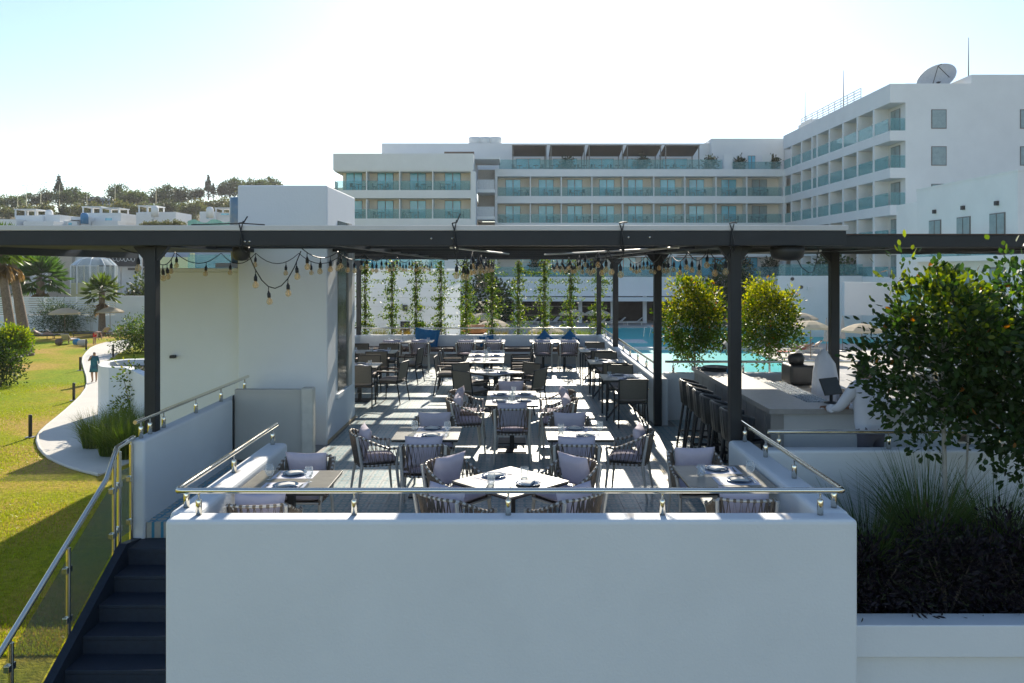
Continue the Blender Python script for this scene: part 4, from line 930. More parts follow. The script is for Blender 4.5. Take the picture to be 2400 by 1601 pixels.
# ================================================================== PEOPLE
def person(name, label, joints, edges, rad, loc, rz, region, mats, extra=None, s=1.):
    me = bpy.data.meshes.new(name); me.from_pydata([joints[k] for k in joints], [], [])
    idx = {k: i for i, k in enumerate(joints)}
    me = bpy.data.meshes.new(name); me.from_pydata([joints[k] for k in joints], [(idx[a], idx[b]) for a, b in edges], [])
    o = bpy.data.objects.new(name, me); col.objects.link(o)
    md = o.modifiers.new('Skin', 'SKIN'); md.use_smooth_shade = True
    sv_ = me.skin_vertices[0].data
    for k, i in idx.items(): r_ = rad[k]; sv_[i].radius = r_ if hasattr(r_, '__len__') else (r_, r_)
    for k in idx: sv_[idx[k]].use_root = (k == 'hip')
    o.modifiers.new('Sub', 'SUBSURF').levels = 2; o.modifiers['Sub'].render_levels = 2
    dg = bpy.context.evaluated_depsgraph_get(); me2 = bpy.data.meshes.new_from_object(o.evaluated_get(dg))
    bpy.data.objects.remove(o); me2.name = name
    me2.materials.clear()
    for q in mats: me2.materials.append(q)
    for p in me2.polygons: p.material_index = region(p.center); p.use_smooth = True
    o = put(name, me2); o.location = loc; o.rotation_euler = (0, 0, rz); o.scale = (s, s, s); return tag(o, label, 'person')
BE = [('hip', 'waist'), ('waist', 'chest'), ('chest', 'neck'), ('neck', 'head'), ('head', 'crown'), ('chest', 'shl'), ('shl', 'ell'), ('ell', 'wrl'), ('wrl', 'hal'), ('chest', 'shr'), ('shr', 'elr'), ('elr', 'wrr'), ('wrr', 'har'), ('hip', 'hpl'), ('hpl', 'knl'), ('knl', 'anl'), ('anl', 'tol'), ('hip', 'hpr'), ('hpr', 'knr'), ('knr', 'anr'), ('anr', 'tor')]
RD = dict(hip=(.155, .12), waist=(.145, .11), chest=(.17, .12), neck=.055, head=(.078, .092), crown=(.065, .08), shl=.07, ell=.045, wrl=.03, hal=(.036, .022), shr=.07, elr=.045, wrr=.03, har=(.036, .022), hpl=.095, knl=.062, anl=.042, tol=.034, hpr=.095, knr=.062, anr=.042, tor=.034)
# bartender: back to us, both forearms on the counter, looking down (faces +Y in local space)
jb = dict(hip=(0, 0, .95), waist=(0, .02, 1.12), chest=(0, .06, 1.36), neck=(0, .09, 1.53), head=(0, .12, 1.63), crown=(0, .12, 1.73),
    shl=(-.19, .06, 1.43), ell=(-.27, .22, 1.17), wrl=(-.2, .44, 1.125), hal=(-.16, .52, 1.12), shr=(.19, .06, 1.43), elr=(.25, .18, 1.17), wrr=(.08, .40, 1.135), har=(.0, .46, 1.13),
    hpl=(-.095, 0, .88), knl=(-.1, .03, .48), anl=(-.1, 0, .09), tol=(-.12, .14, .035), hpr=(.095, 0, .88), knr=(.1, .03, .48), anr=(.1, 0, .09), tor=(.12, .14, .035))
rb = dict(RD); rb.update(hip=(.17, .14), waist=(.175, .14), chest=(.195, .135), shl=.082, shr=.082, ell=.056, elr=.056)
def reg_b(c):
    if c.z > 1.655 or (c.z > 1.56 and c.y < .10): return 3
    if c.z > 1.52: return 0
    if c.z > .95: return 1 if not (c.y > .38) else 0
    return 2 if c.z > .06 else 3
bt = person('person', 'bartender in white shirt and dark trousers leaning over the bar, back turned', jb, BE, rb, (4.13, 9.17, 0), R(24), reg_b, [SKIN2, SHIRT, TROUS, HAIR])
m = MB()
for s_, (hx, hy, hz_) in ((-1, jb['hal']), (1, jb['har'])):
    for k in range(4): a = -.03 + k * .02; m.tube([(hx + a, hy - .005, hz_ + .004), (hx + a * 1.15, hy + .045, hz_ + .014), (hx + a * 1.2, hy + .075 - abs(k - 1.5) * .006, hz_ - .006)], [.0095, .0085, .006], 6)
    m.tube([(hx - s_ * .03, hy - .03, hz_), (hx - s_ * .055, hy + .0, hz_ + .008), (hx - s_ * .06, hy + .03, hz_ + .0)], [.011, .0095, .007], 6)
m.build('fingers', SKIN2, bt)
MB().tube([(jb['ell'][0] - .0, jb['ell'][1] + .11, 1.152), (jb['ell'][0] + .02, jb['ell'][1] + .15, 1.142)], .05, 10).build('cuff', SHIRT, bt)
# woman on the path, hand to her face
jw = dict(hip=(0, 0, .90), waist=(0, 0, 1.05), chest=(0, -.01, 1.27), neck=(0, 0, 1.42), head=(.01, -.02, 1.51), crown=(.01, -.01, 1.60),
    shl=(-.16, 0, 1.34), ell=(-.24, -.12, 1.14), wrl=(-.10, -.18, 1.36), hal=(-.06, -.17, 1.44), shr=(.16, 0, 1.34), elr=(.22, .02, 1.09), wrr=(.24, -.06, .87), har=(.24, -.08, .79),
    hpl=(-.09, 0, .84), knl=(-.10, -.05, .46), anl=(-.09, .02, .08), tol=(-.10, -.12, .03), hpr=(.09, 0, .84), knr=(.09, .03, .46), anr=(.06, .12, .09), tor=(.07, .0, .03))
rw = dict(RD); rw.update(hip=(.18, .15), waist=(.16, .13), chest=(.17, .13), head=(.082, .09), crown=(.07, .08), hpl=.10, hpr=.10)
def reg_w(c):
    if c.z > 1.53 or (c.z > 1.40 and c.y > .03): return 2
    if c.z > 1.40: return 0
    if c.z > .62 and not (c.y < -.13 and c.z > 1.1) and not (abs(c.x) > .2 and c.z < 1.0): return 1
    return 0 if c.z > .05 else 2
wl = G(221, 896, GZ + .036)
wm = person('person', 'woman in navy and teal dress standing on the path, hand at her face', jw, BE, rw, (wl.x, wl.y, GZ + .037), R(10), reg_w, [SKIN, NAVY, HAIR])
m = MB(); sk = [(.19, .93), (.22, .75), (.25, .55), (.24, .55), (.2, .75), (.17, .93)]
n = 20; vs = [(r_ * 1.0 * math.cos(6.283 * k / n) * (1 + .06 * math.sin(k * 2.2)), r_ * .8 * math.sin(6.283 * k / n), z_) for (r_, z_) in sk for k in range(n)]
m.add(vs, [(i*n+k, i*n+(k+1)%n, (i+1)*n+(k+1)%n, (i+1)*n+k) for i in range(len(sk)-1) for k in range(n)], True); m.build('skirt', NAVY, wm)
# man bending over a lounger
jm = dict(hip=(0, 0, .92), waist=(0, -.14, 1.0), chest=(0, -.38, 1.02), neck=(0, -.52, .98), head=(0, -.62, .97), crown=(0, -.70, .95),
    shl=(-.18, -.42, .98), ell=(-.2, -.44, .70), wrl=(-.14, -.5, .46), hal=(-.12, -.52, .38), shr=(.18, -.42, .98), elr=(.2, -.46, .70), wrr=(.14, -.54, .46), har=(.12, -.57, .38),
    hpl=(-.1, 0, .86), knl=(-.11, -.02, .47), anl=(-.11, .04, .08), tol=(-.12, -.1, .03), hpr=(.1, 0, .86), knr=(.11, .02, .47), anr=(.12, .08, .08), tor=(.13, -.06, .03))
ml = G(222, 808, GZ)
person('person', 'man in red shorts bending over beside the sun loungers', jm, BE, RD, (ml.x, ml.y, GZ + .005), R(75), lambda c: 1 if (c.y > -.1 and .62 < c.z < 1.02) else (2 if c.y < -.66 else 0), [SKIN, RED, HAIR])
# sunbather lying back on a lounger (seat along +Y)
def sunbather(label, loc, rz, mats):
    js = dict(hip=(0, 0, .44), waist=(0, -.14, .50), chest=(0, -.36, .66), neck=(0, -.50, .78), head=(0, -.57, .85), crown=(0, -.62, .92),
        shl=(-.18, -.40, .70), ell=(-.27, -.2, .56), wrl=(-.24, .02, .50), hal=(-.22, .1, .49), shr=(.18, -.40, .70), elr=(.27, -.2, .56), wrr=(.24, .02, .5), har=(.22, .1, .49),
        hpl=(-.1, .08, .44), knl=(-.12, .45, .58), anl=(-.11, .85, .42), tol=(-.12, .92, .52), hpr=(.1, .08, .44), knr=(.12, .48, .46), anr=(.11, .9, .42), tor=(.12, .96, .52))
    return person('person', label, js, BE, RD, loc, rz, lambda c: 1 if (-.16 < c.y < .2 and abs(c.x) < .2) else (2 if c.z > .88 else 0), mats)

# ---- loungers, parasols
def make_lounger(frame, cloth):
    t = thing('sun_lounger', 'x', 'lounger')
    for s_ in (-1, 1): bx('side_rail', frame, t, s_ * .31 - .02, s_ * .31 + .02, -.65, 1.15, .28, .34)
    for (x, y) in ((-.31, -.5), (.31, -.5), (-.31, 1.0), (.31, 1.0)): bx('leg', frame, t, x - .025, x + .025, y - .025, y + .025, 0, .28)
    bx('seat_bed', cloth, t, -.30, .30, -.05, 1.15, .341, .38, .01); MB().bar((0, -.05, .36), (0, -.62, .82), .60, .035).build('backrest', cloth, t)
    MB().bar((.25, -.35, .30), (.25, -.45, .66), .03, .03).build('prop', frame, t); return t
lo_w = make_lounger(WOODF, LINEN); lo_d = make_lounger(DARK, MESHD); lo_p = make_lounger(ALU, LINEN)
def lounger(p, x, y, rz, label, group): return place(p, x, y, rz, label, group, GZ + .002)
def make_parasol(r_=1.25, h=2.2):
    t = thing('parasol', 'x', 'parasol'); m = MB(); n = 8; vs = [(0, 0, h + .42)]
    for (rr, zz) in ((.35, h + .36), (.7, h + .2), (1.0, h)):
        for k in range(n * 2):
            a = 6.28319 * k / (n * 2); q = 1 if k % 2 == 0 else .955; vs.append((rr * r_ * q * math.cos(a), rr * r_ * q * math.sin(a), zz - (.02 if k % 2 else 0) * rr))
    N2 = n * 2; fs = [(0, 1 + k, 1 + (k + 1) % N2) for k in range(N2)] + [(1+i*N2+k, 1+(i+1)*N2+k, 1+(i+1)*N2+(k+1)%N2, 1+i*N2+(k+1)%N2) for i in range(2) for k in range(N2)]
    vs += [(x, y, z - .12) for (x, y, z) in vs[1 + 2 * N2:]]; b = 1 + 2 * N2
    fs += [(b + k, b + N2 + k, b + N2 + (k + 1) % N2, b + (k + 1) % N2) for k in range(N2)]
    m.add(vs, fs); m.build('canopy', UMB, t, fix=False)
    MB().cyl((0, 0, 0), (0, 0, h + .5), .025, 8).build('pole', WOODF, t); MB().lathe([(0, 0), (.28, 0), (.28, .06), (.05, .09), (0, .09)], 16).build('foot', STONE, t)
    m = MB()
    for k in range(n): a = 6.28319 * k / n; m.bar((0, 0, h + .1), (r_ * .55 * math.cos(a), r_ * .55 * math.sin(a), h + .25), .015, .015)
    m.build('ribs', WOODF, t); return t
par = make_parasol()
def parasol(x, y, label, group, s_=1, z=GZ + .003):
    o = place(par, x, y, j(.4), label, group, z); o.scale = (s_, s_, s_); return o
def make_closed():
    t = thing('closed_parasol', 'x', 'parasol'); MB().lathe([(0, 2.55), (.05, 2.5), (.12, 1.9), (.19, 1.1), (.22, .95), (.16, .95), (0, 1.2)], 12).build('canopy', UMBC, t); MB().cyl((0, 0, 0), (0, 0, 2.6), .025, 8).build('pole', WOODF, t)
    MB().lathe([(0, 0), (.28, 0), (.28, .06), (0, .07)], 16).build('foot', STONE, t); return t
cpar = make_closed()
# ================================================================== GARDEN ON THE LAWN SIDE
# bollards along the path
bo = thing('path_bollard', 'x', 'bollard'); MB().lathe([(0, .80), (.06, .80), (.062, .79), (.062, .02), (0, .02)], 14).build('shaft', DARK, bo); bx('foot', STONE, bo, -.13, .13, -.13, .13, 0, .02)
for (px, py, lab) in ((71, 1024, 'black path bollard where the path bulges into the lawn'), (173, 938, 'black path bollard on the lawn edge opposite the curved wall'), (188, 868, 'black path bollard beside the standing woman'), (202, 820, 'black path bollard next to the bending man'), (237, 973, 'black path bollard against the foot of the curved white wall'), (249, 1050, 'black path bollard half buried in the grass clump'), (265, 838, 'black path bollard by the shrub at the path bend')):
    q = G(px, py, GZ + .02); place(bo, q.x, q.y, 0, lab, 'bollards along the path', GZ + (.01 if px < 220 else .036))
# curved planter wall
cw = thing('curved_wall', 'low curved white planter wall beside the winding path', 'wall', (0, 0, 0))
pts = [G(x, y, -1.1) for x, y in ((405, 842), (340, 841.5), (300, 842), (268, 845), (248, 849), (240, 854), (246, 858), (262, 860), (302, 860), (330, 872), (360, 886), (400, 905))]
m = MB(); th = .16
P2 = [Vector((p.x, p.y)) for p in pts]; L_ = []; R_ = []
for i, p in enumerate(P2):
    d = (P2[min(i + 1, len(P2) - 1)] - P2[max(i - 1, 0)]).normalized(); nn = Vector((-d.y, d.x)); L_.append(p + nn * th); R_.append(p - nn * th)
ring = L_ + R_[::-1]; m.prism([(p.x, p.y) for p in ring], GZ - .2, -1.1); m.build('wall', WHITE, cw, .02)
m = MB(); m.add([(p.x, p.y, -1.35) for p in P2], [tuple(range(len(P2)))]); m.build('soil', SOIL, cw, fix=False)
def shrub(name, label, x, y, z, rad, nc, per, rc, ln, wd, c, alt=None, pa=.2, cat='shrub', group=None, lm=None):
    t = thing(name, label, cat, (x, y, z), 0, group); P, Dv, h = clumps(nc, per, (0, 0, rad[2] * .9), rad, rc, .3); P[:, 2] = np.maximum(P[:, 2], .02)
    n = len(P); put('foliage', leaf_mesh('foliage', P, Dv, ln * rng.uniform(.6, 1.3, n), wd, cols(n, c, .4, alt, pa), lm or LEAF), t)
    m = MB()
    for k in range(6): a = random.uniform(0, 6.28); m.tube([(0, 0, -.05), (rad[0] * .5 * math.cos(a), rad[1] * .5 * math.sin(a), rad[2] * 1.2)], [.03, .008], 5)
    m.build('stems', BARK, t); return t
q = G(292, 828, GZ); shrub('garden_shrub', 'dense dark green shrub at the bend of the path', q.x + 1.2, q.y + .6, GZ, (2.1, 1.8, 1.3), 260, 18, .22, .16, .09, (.04, .075, .015), (.12, .16, .02), .25)
q = G(298, 790, GZ); shrub('garden_shrub', 'airy light green shrub behind the dark shrub', q.x + 3.2, q.y + 1, GZ, (1.7, 1.6, 1.9), 150, 16, .25, .24, .08, (.07, .11, .025), (.15, .18, .04), .35)
q = G(322, 990, GZ); shrub('garden_shrub', 'leggy young shrub growing against the curved wall near the post', q.x + .15, q.y - .6, GZ, (.75, .5, 1.5), 60, 16, .15, .14, .07, (.07, .11, .02), (.2, .2, .03), .3)
for k, (px, py, lab) in enumerate(((222, 1050, 'spiky ornamental grass clump at the path edge'), (262, 1068, 'spiky ornamental grass clump overhanging the path'), (298, 1075, 'spiky ornamental grass clump under the outer wall'), (280, 1030, 'spiky ornamental grass clump behind the front grass clumps'), (325, 1040, 'spiky ornamental grass clump beside the black post'))):
    q = G(px, py, GZ); tuft('ornamental_grass', lab, q.x, q.y, GZ + .02, 800, 1.45, .85, (.09, .13, .02), .024, 'grass', 'ornamental grasses by the path', .35, alt=(.17, .19, .04), pa=.3)
# small round tree and hedge at the lawn edge
q = G(33, 893, GZ); ntree('young_tree', 'lime green young tree with staked thin trunk on the lawn', q.x, q.y, GZ, (-.1, 0, 2.15), (.95, .9, .72), 240, 20, .14, .14, .08, .045, (.10, .16, .02), (.22, .26, .03), None, True, .0, .6)
q = G(8, 905, GZ); shrub('garden_shrub', 'dark bush at the lawn edge beyond the young tree', q.x - .2, q.y, GZ, (1.1, 1, 1.1), 160, 16, .16, .14, .08, (.03, .055, .012), (.09, .12, .02), .2)
q = G(2, 760, GZ); shrub('hedge_tree', 'tall dense dark hedge tree behind the palm trunks', q.x - 2.5, q.y, GZ, (2.6, 2.2, 2.4), 280, 18, .3, .22, .13, (.035, .07, .015), (.08, .12, .02), .25, 'tree')
q = G(118, 782, GZ); shrub('garden_shrub', 'feathery dark shrub behind the beige parasol', q.x, q.y + 1.5, GZ, (2.2, 1.4, 1.5), 220, 16, .3, .30, .05, (.03, .055, .018), (.07, .1, .025), .2)
# palms
def frond_fan(L_, nle, C):
    P, Dv, Ln = [], [], []
    for k in range(nle):
        a = -1.25 + 2.5 * k / (nle - 1); P.append((0, 0, 0)); Dv.append((math.sin(a), math.cos(a), -.18 * abs(a))); Ln.append(L_ * (1 - .25 * abs(a)))
    return np.array(P), np.array(Dv), np.array(Ln)
def palm(label, x, y, z, h, r0, r1, crown_r, nf, c, group, skirt=0, lean=(0, 0), zs=1):
    t = thing('fan_palm', label, 'palm', (x, y, z), 0, group)
    m = MB(); N = 14; m.tube([(lean[0] * f, lean[1] * f, h * f - .05) for f in np.linspace(0, 1, N)], [r0 + (r1 - r0) * min(1, f * 1.6) * (1 if i % 2 else .95) for i, f in enumerate(np.linspace(0, 1, N))], 12); m.build('trunk', PALMB, t)
    Ps, Ds, Ls, Cs = [], [], [], []; mp = MB()
    for k in range(nf + skirt):
        a = k * 2.4; dead = k >= nf
        el = R(82 - 110 * (k / nf)) if not dead else R(random.uniform(-85, -55))
        hd = np.array([math.cos(a), math.sin(a), 0]); d = hd * math.cos(el) + np.array([0, 0, math.sin(el)])
        pl_ = crown_r * random.uniform(.42, .55); b = np.array([lean[0], lean[1], h - .05 - (.3 * random.random() if dead else 0)]); e = b + d * pl_ - np.array([0, 0, .08 * pl_])
        mp.tube([tuple(b), tuple((b + e) / 2 + np.array([0, 0, .04])), tuple(e)], [.022, .018, .012], 5)
        p_, dd, ll = frond_fan(crown_r * .6, 15, c); sd2 = np.cross(d, [0, 0, 1.]); sd2 /= max(np.linalg.norm(sd2), 1e-6); up = np.cross(sd2, d)
        W = dd[:, :1] * sd2 + dd[:, 1:2] * d + dd[:, 2:] * up - np.array([0, 0, .25]) * (1 - math.sin(max(el, 0)))
        Ps.append(np.tile(e, (15, 1))); Ds.append(W); Ls.append(ll); cc = np.array(c) if not dead else np.array((.16, .11, .05))
        Cs.append(np.tile(cc * random.uniform(.7, 1.3), (15, 1)))
    put('crown', leaf_mesh('crown', np.concatenate(Ps), np.concatenate(Ds), np.concatenate(Ls), crown_r * .075, np.clip(np.concatenate(Cs), 0, 1), LEAF), t); mp.build('leaf_stalks', BARK, t)
PG = (.06, .10, .018)
q = G(66, 833, GZ); palm('tall fan palm with thick leaning trunk at the lawn edge', q.x, q.y, GZ, 7.3, .42, .27, 1.9, 34, PG, 'palms beside the lawn', 14, (-1.25, 0))
q = G(36, 846, GZ); palm('tall fan palm with slimmer trunk, farther from the parasol', q.x, q.y, GZ, 7.3, .36, .25, 1.9, 34, PG, 'palms beside the lawn', 14, (-1.05, 0))
q = G(239, 783, GZ); palm('short fan palm standing before the slatted wall', q.x, q.y, GZ, 3.9, .34, .26, 1.9, 30, (.07, .105, .02), 'palms beside the lawn', 2)
palm('bushy fan palm behind the slatted wall', -52, 88, -2.5, 4.2, .5, .4, 3.2, 44, (.05, .10, .02), 'palms beside the lawn', 8)
q = G(213, 786, GZ); ntree('young_tree', 'spindly sapling tied between two stakes by the slatted wall', q.x, q.y, GZ, (0, 0, 1.9), (.45, .4, 1.0), 30, 10, .1, .16, .05, .03, (.12, .13, .03), (.22, .2, .04), None, True)
# slatted wall behind the loungers
sw = thing('slatted_wall', 'white garden wall topped with horizontal slats behind the loungers', 'wall', (0, 0, 0)); Y0 = 77.4
bx('base_wall', WHITE, sw, -62, -34.3, Y0, Y0 + .3, GZ - .2, -1.7)
for k in range(8): bx('slat', WHITE2, sw, -62, -38.6, Y0 + .05, Y0 + .1, -1.62 + k * .215, -1.62 + k * .215 + .16)
for k in range(8): bx('slat_post', WHITE2, sw, -61 + k * 3.1, -60.9 + k * 3.1, Y0 + .12, Y0 + .2, -1.698, .08)
bx('plain_wall', WHITE, sw, -38.5, -34.35, Y0 + .02, Y0 + .28, -1.698, .16)
o = bx('return_wall', WHITE2, sw, -38.5, -30, Y0 + .5, Y0 + .8, GZ - .2, -.9)
# lawn furniture
def at(px, py): return G(px, py, GZ)
p = at(152, 792); parasol(p.x, p.y, 'beige parasol open over the loungers on the lawn', 'parasols on the lawn', 1.0)
p = at(258, 783); parasol(p.x, p.y, 'beige parasol open beside the short fan palm', 'parasols on the lawn', .95)
p = at(95, 795); lounger(lo_d, p.x, p.y, R(-70), 'dark lounger with a sunbather under the lawn parasol', 'loungers on the lawn'); sunbather('person in pale shorts lying back on a dark lounger under the parasol', (p.x, p.y, GZ - .02), R(-70), [SKIN, LINEN, HAIR])
p = at(126, 793); lounger(lo_d, p.x, p.y, R(-60), 'empty dark lounger between sunbather and parasol pole', 'loungers on the lawn')
p = at(158, 806); lounger(lo_w, p.x, p.y, R(8), 'linen lounger with upright back turned to the terrace', 'loungers on the lawn')
p = at(188, 790); lounger(lo_d, p.x, p.y, R(-60), 'dark lounger with raised back behind the bending man', 'loungers on the lawn'); 
p = at(243, 788); lounger(lo_w, p.x, p.y, R(60), 'wooden lounger with pale towel beside the short palm', 'loungers on the lawn')
p = at(276, 786); lounger(lo_p, p.x, p.y, R(70), 'low metal lounger with blue towel by the airy shrub', 'loungers on the lawn')
o = put('beach_bag', cushion_mesh('beach_bag', .5, .5, .5, TOWEL)); p = at(180, 809); o.location = (p.x, p.y, GZ + .25); tag(o, 'blue and white beach bag on the grass beside the linen lounger', 'bag')
o = put('beach_bag', cushion_mesh('beach_bag', .7, .4, .5, LINEN)); p = at(193, 811); o.location = (p.x, p.y, GZ + .25); tag(o, 'pale towel bundle on the grass at the bending man\'s feet', 'towel')
o = put('beach_bag', cushion_mesh('beach_bag', .5, .4, .5, WOODB)); p = at(138, 809); o.location = (p.x, p.y, GZ + .25); tag(o, 'brown straw bag on the grass beside the linen lounger', 'bag')
# grass blades on the nearer lawn
n = 52000; yy = 12.5 + 30 * rng.random(n) ** 1.7; xx = -(yy * rng.uniform(.50, .67, n)) - .3
poly = [(p.x, p.y) for p in bxp]
def inside(X, Y):
    c = np.zeros(len(X), bool); k = len(poly) - 1
    for i in range(len(poly)):
        xi, yi = poly[i]; xj, yj = poly[k]; c ^= ((yi > Y) != (yj > Y)) & (X < (xj - xi) * (Y - yi) / (yj - yi + 1e-12) + xi); k = i
    return c
k = ~inside(xx, yy); xx, yy = xx[k], yy[k]; n = len(xx)
lean = rng.normal(0, .025, (n, 2))
# tint follows dry and green patches
dry = np.sin(xx * .9 + 1.3) * np.sin(yy * .5 + .4) + rng.normal(0, .5, n) > .75
C = cols(n, (.24, .28, .012), .3); C[dry] = np.array((.38, .28, .07)) * (1 + rng.uniform(-.2, .2, (dry.sum(), 1)))
o = put('lawn_blades', blade_mesh('lawn_blades', np.stack([xx, yy, np.full(n, GZ - .03)], 1), .065 * rng.uniform(.5, 1.3, n), lean, n, .008 + .0006 * yy, C, LEAF, 1)); tag(o, 'short mown grass blades covering the near lawn', 'grass', kind='stuff')

# ---- kiosks and walls beyond the slatted wall
def prismbox(parent, name, mat_, x0, x1, y0, y1, z0, z1): return bx(name, mat_, parent, x0, x1, y0, y1, z0, z1)
gz_ = thing('glass_gazebo', 'round glass gazebo with white ribs and pale yellow lower panels', 'gazebo', (-50.8, 97, -.2))
m = MB(); rr = 2.5
for k in range(10): a = 6.283 * k / 10; m.bar((rr * math.cos(a), rr * math.sin(a), 0), (rr * math.cos(a), rr * math.sin(a), 3.4), .16, .16); m.tube([(rr * math.cos(a), rr * math.sin(a), 3.4), (rr * .7 * math.cos(a), rr * .7 * math.sin(a), 4.15), (.15 * math.cos(a), .15 * math.sin(a), 4.5)], .06, 5)
m.build('ribs', WHITE2, gz_); MB().lathe([(rr, 3.4), (rr * .7, 4.12), (.1, 4.46)], 20).build('dome', glassy('gazebo_glass', (.6, .66, .66), .35), gz_); MB().lathe([(rr, 1.3), (rr, 3.3)], 20).build('glazing', glassy('gazebo_pane', (.5, .56, .56), .2), gz_); MB().lathe([(rr + .02, -3.1), (rr + .02, 1.3)], 20).build('lower_panels', LEMON, gz_)
g2 = thing('glass_gazebo', 'smaller gazebo with teal glass dome beside pale yellow columns', 'gazebo', (-41.2, 95, -2)); MB().lathe([(2.0, 0), (2.0, 2.9)], 16).build('glazing', glassy('gazebo_pane2', (.5, .6, .6), .25), g2); MB().lathe([(2.1, 2.9), (1.6, 3.5), (0, 3.9)], 16).build('dome', TEALR, g2)
m = MB(); [m.bar((2 * math.cos(6.283*k/8), 2 * math.sin(6.283*k/8), 0), (2 * math.cos(6.283*k/8), 2 * math.sin(6.283*k/8), 2.9), .14, .14) for k in range(8)]; m.build('ribs', WHITE2, g2)
kx = thing('yellow_kiosk', 'pale yellow kiosk with columns and green awning near the black post', 'kiosk', (0, 0, 0))
prismbox(kx, 'upper_panel', LEMON, -42.5, -38.8, 96.5, 96.8, 2.2, 4.2); prismbox(kx, 'awning', TEALR, -40.6, -36.6, 91, 94.5, 1.1, 1.4); prismbox(kx, 'lower_panel', LEMON, -40.4, -36, 92, 92.3, -3.2, -.6)
for x in (-40.5, -36.6): prismbox(kx, 'column', LEMON, x - .2, x + .2, 91.2, 91.6, -3.3, 4.6)
prismbox(kx, 'counter', TOWEL, -39, -36, 90.5, 90.9, -3.3, -1.0); prismbox(kx, 'counter_top', WHITE2, -39.2, -36, 90.2, 91.1, -.99, -.9)
gw = thing('retaining_wall', 'long cream retaining wall below the hillside houses', 'wall', (0, 0, 0)); prismbox(gw, 'wall', WHITE2, -78, -54, 110, 110.6, -3.5, 5.0); prismbox(gw, 'pillar', mat('pillar_tan', (.45, .40, .33), .8), -63.5, -60.2, 109.2, 109.9, -3.5, 7); prismbox(gw, 'wall', WHITE2, -53.9, -44, 110.1, 110.7, -3.5, 4.4)
sb_ = thing('sign_board', 'dark menu board with pale scrollwork beside a white post', 'sign', (0, 0, 0)); prismbox(sb_, 'board', SIGN, -55.6, -50.3, 107.4, 107.6, 3.1, 5.3); prismbox(sb_, 'side_board', SIGN, -49.7, -48.2, 107.4, 107.6, 3.1, 5.3); prismbox(sb_, 'post', WHITE2, -50.2, -49.8, 107.3, 107.7, -3.4, 5.6)
m = MB()
for k in range(9): x = -55 + k * .5; m.tube([(x + .22 * math.cos(a), 107.37, 4.2 + .45 * math.sin(a) * (1 - .3 * (k % 2))) for a in np.linspace(.4 * k, .4 * k + 4.2, 9)], .035, 4)
m.build('scrollwork', WHITE2, sb_)
bu = thing('blue_clinic_building', 'low blue-grey building behind the menu board', 'building', (0, 0, 0)); prismbox(bu, 'wall', BLUEB, -49, -34, 112.7, 118, -3.5, 5.6); prismbox(bu, 'roof_edge', WHITE2, -49.2, -33.8, 112.5, 118, 5.61, 5.9); prismbox(bu, 'awning', DARK, -52, -38, 108, 111, 2.6, 2.9)
bt2 = thing('garden_store', 'small cream store with wooden posts left behind the palms', 'building', (0, 0, 0)); prismbox(bt2, 'wall', BEIGE, -74, -58, 92, 96, -3, 1.9); prismbox(bt2, 'roof', WHITE2, -74.4, -57.6, 91.6, 96.4, 1.91, 2.15)
for x in (-58.3, -62, -66, -70): prismbox(bt2, 'post', WOODF, x, x + .35, 91.0, 91.35, -3, 1.9)
for k, (x, y, z, r_, c_) in enumerate(((-62, 119, 2.6, (4, 2, 2.2), (.06, .09, .025)), (-56, 118, 2.6, (4, 2.5, 2.6), (.045, .07, .022)), (-47, 103, -3.4, (2.6, 1.8, 2.6), (.06, .09, .025)), (-44, 121, 3, (3, 2, 2.6), (.05, .075, .025)), (-66, 99, -3.4, (2.5, 2, 3.8), (.14, .09, .06)))):
    shrub('garden_shrub', ('green bush above the cream retaining wall', 'dark spreading bush behind the gazebo dome', 'low bush inside the glass gazebo', 'dark bush beside the blue-grey building', 'reddish flowering bush behind the bushy fan palm')[k], x, y, z, r_, 110, 14, .4, .5, .3, c_, (.1, .13, .03), .25)
# ================================================================== HILLSIDE HOUSES AND TREES
def hillhouse(label, blocks, pergs, Y, wins=()):
    t = thing('hill_house', label, 'house', (0, 0, 0), 0, 'white houses on the hillside')
    for k, (x0, x1, y0, y1, dep) in enumerate(blocks):
        a = D(x0, y1, Y + .02 * k); b = D(x1, y0, Y + .02 * k); bx('wall', WHITE2, t, a.x, b.x, Y + dep + .02 * k, Y + dep + 7, min(a.z, 6.5) - 3 + .01 * k, b.z)
    for (x0, x1, y0, y1) in pergs:
        a = D(x0, y1, Y + 1); b = D(x1, y0, Y + 1); r_ = MB(); r_.box(a.x - .1, b.x + .1, Y + .6, Y + 4.4, b.z - .16, b.z); r_.build('roof_pergola', WHITE2, t)
        for x in np.linspace(a.x + .1, b.x - .1, 3):
            for yy in (Y + .8, Y + 4.2): bx('pergola_post', WHITE2, t, x - .1, x + .1, yy - .1, yy + .1, a.z - .3, b.z - .161)
    for (x0, x1, y0, y1) in wins:
        a = D(x0, y1, Y - .06); b = D(x1, y0, Y - .06); bx('window', WINP, t, a.x, b.x, Y - .06, Y - .01, a.z, b.z)
    return t
hillhouse('white hillside house with roof pergola nearest the tall palms', [(36, 100, 505, 532, 0), (86, 136, 503, 532, .6), (22, 60, 516, 532, -2.5), (70, 140, 520, 532, -1.8)], [(37, 86, 490, 505)], 135, [(106, 116, 519, 522)])
hillhouse('white hillside house with double roof pergola and blue water tank', [(190, 283, 499, 532, 0), (181, 222, 510, 532, -2), (224, 284, 518, 532, -1.2)], [(195, 238, 484, 499), (238, 281, 487, 499)], 140, [(247, 262, 511, 517)])
hillhouse('small flat white house between the two pergola houses', [(138, 180, 518, 532, 0), (155, 182, 515, 532, 1)], [], 137, [(160, 168, 522, 527)])
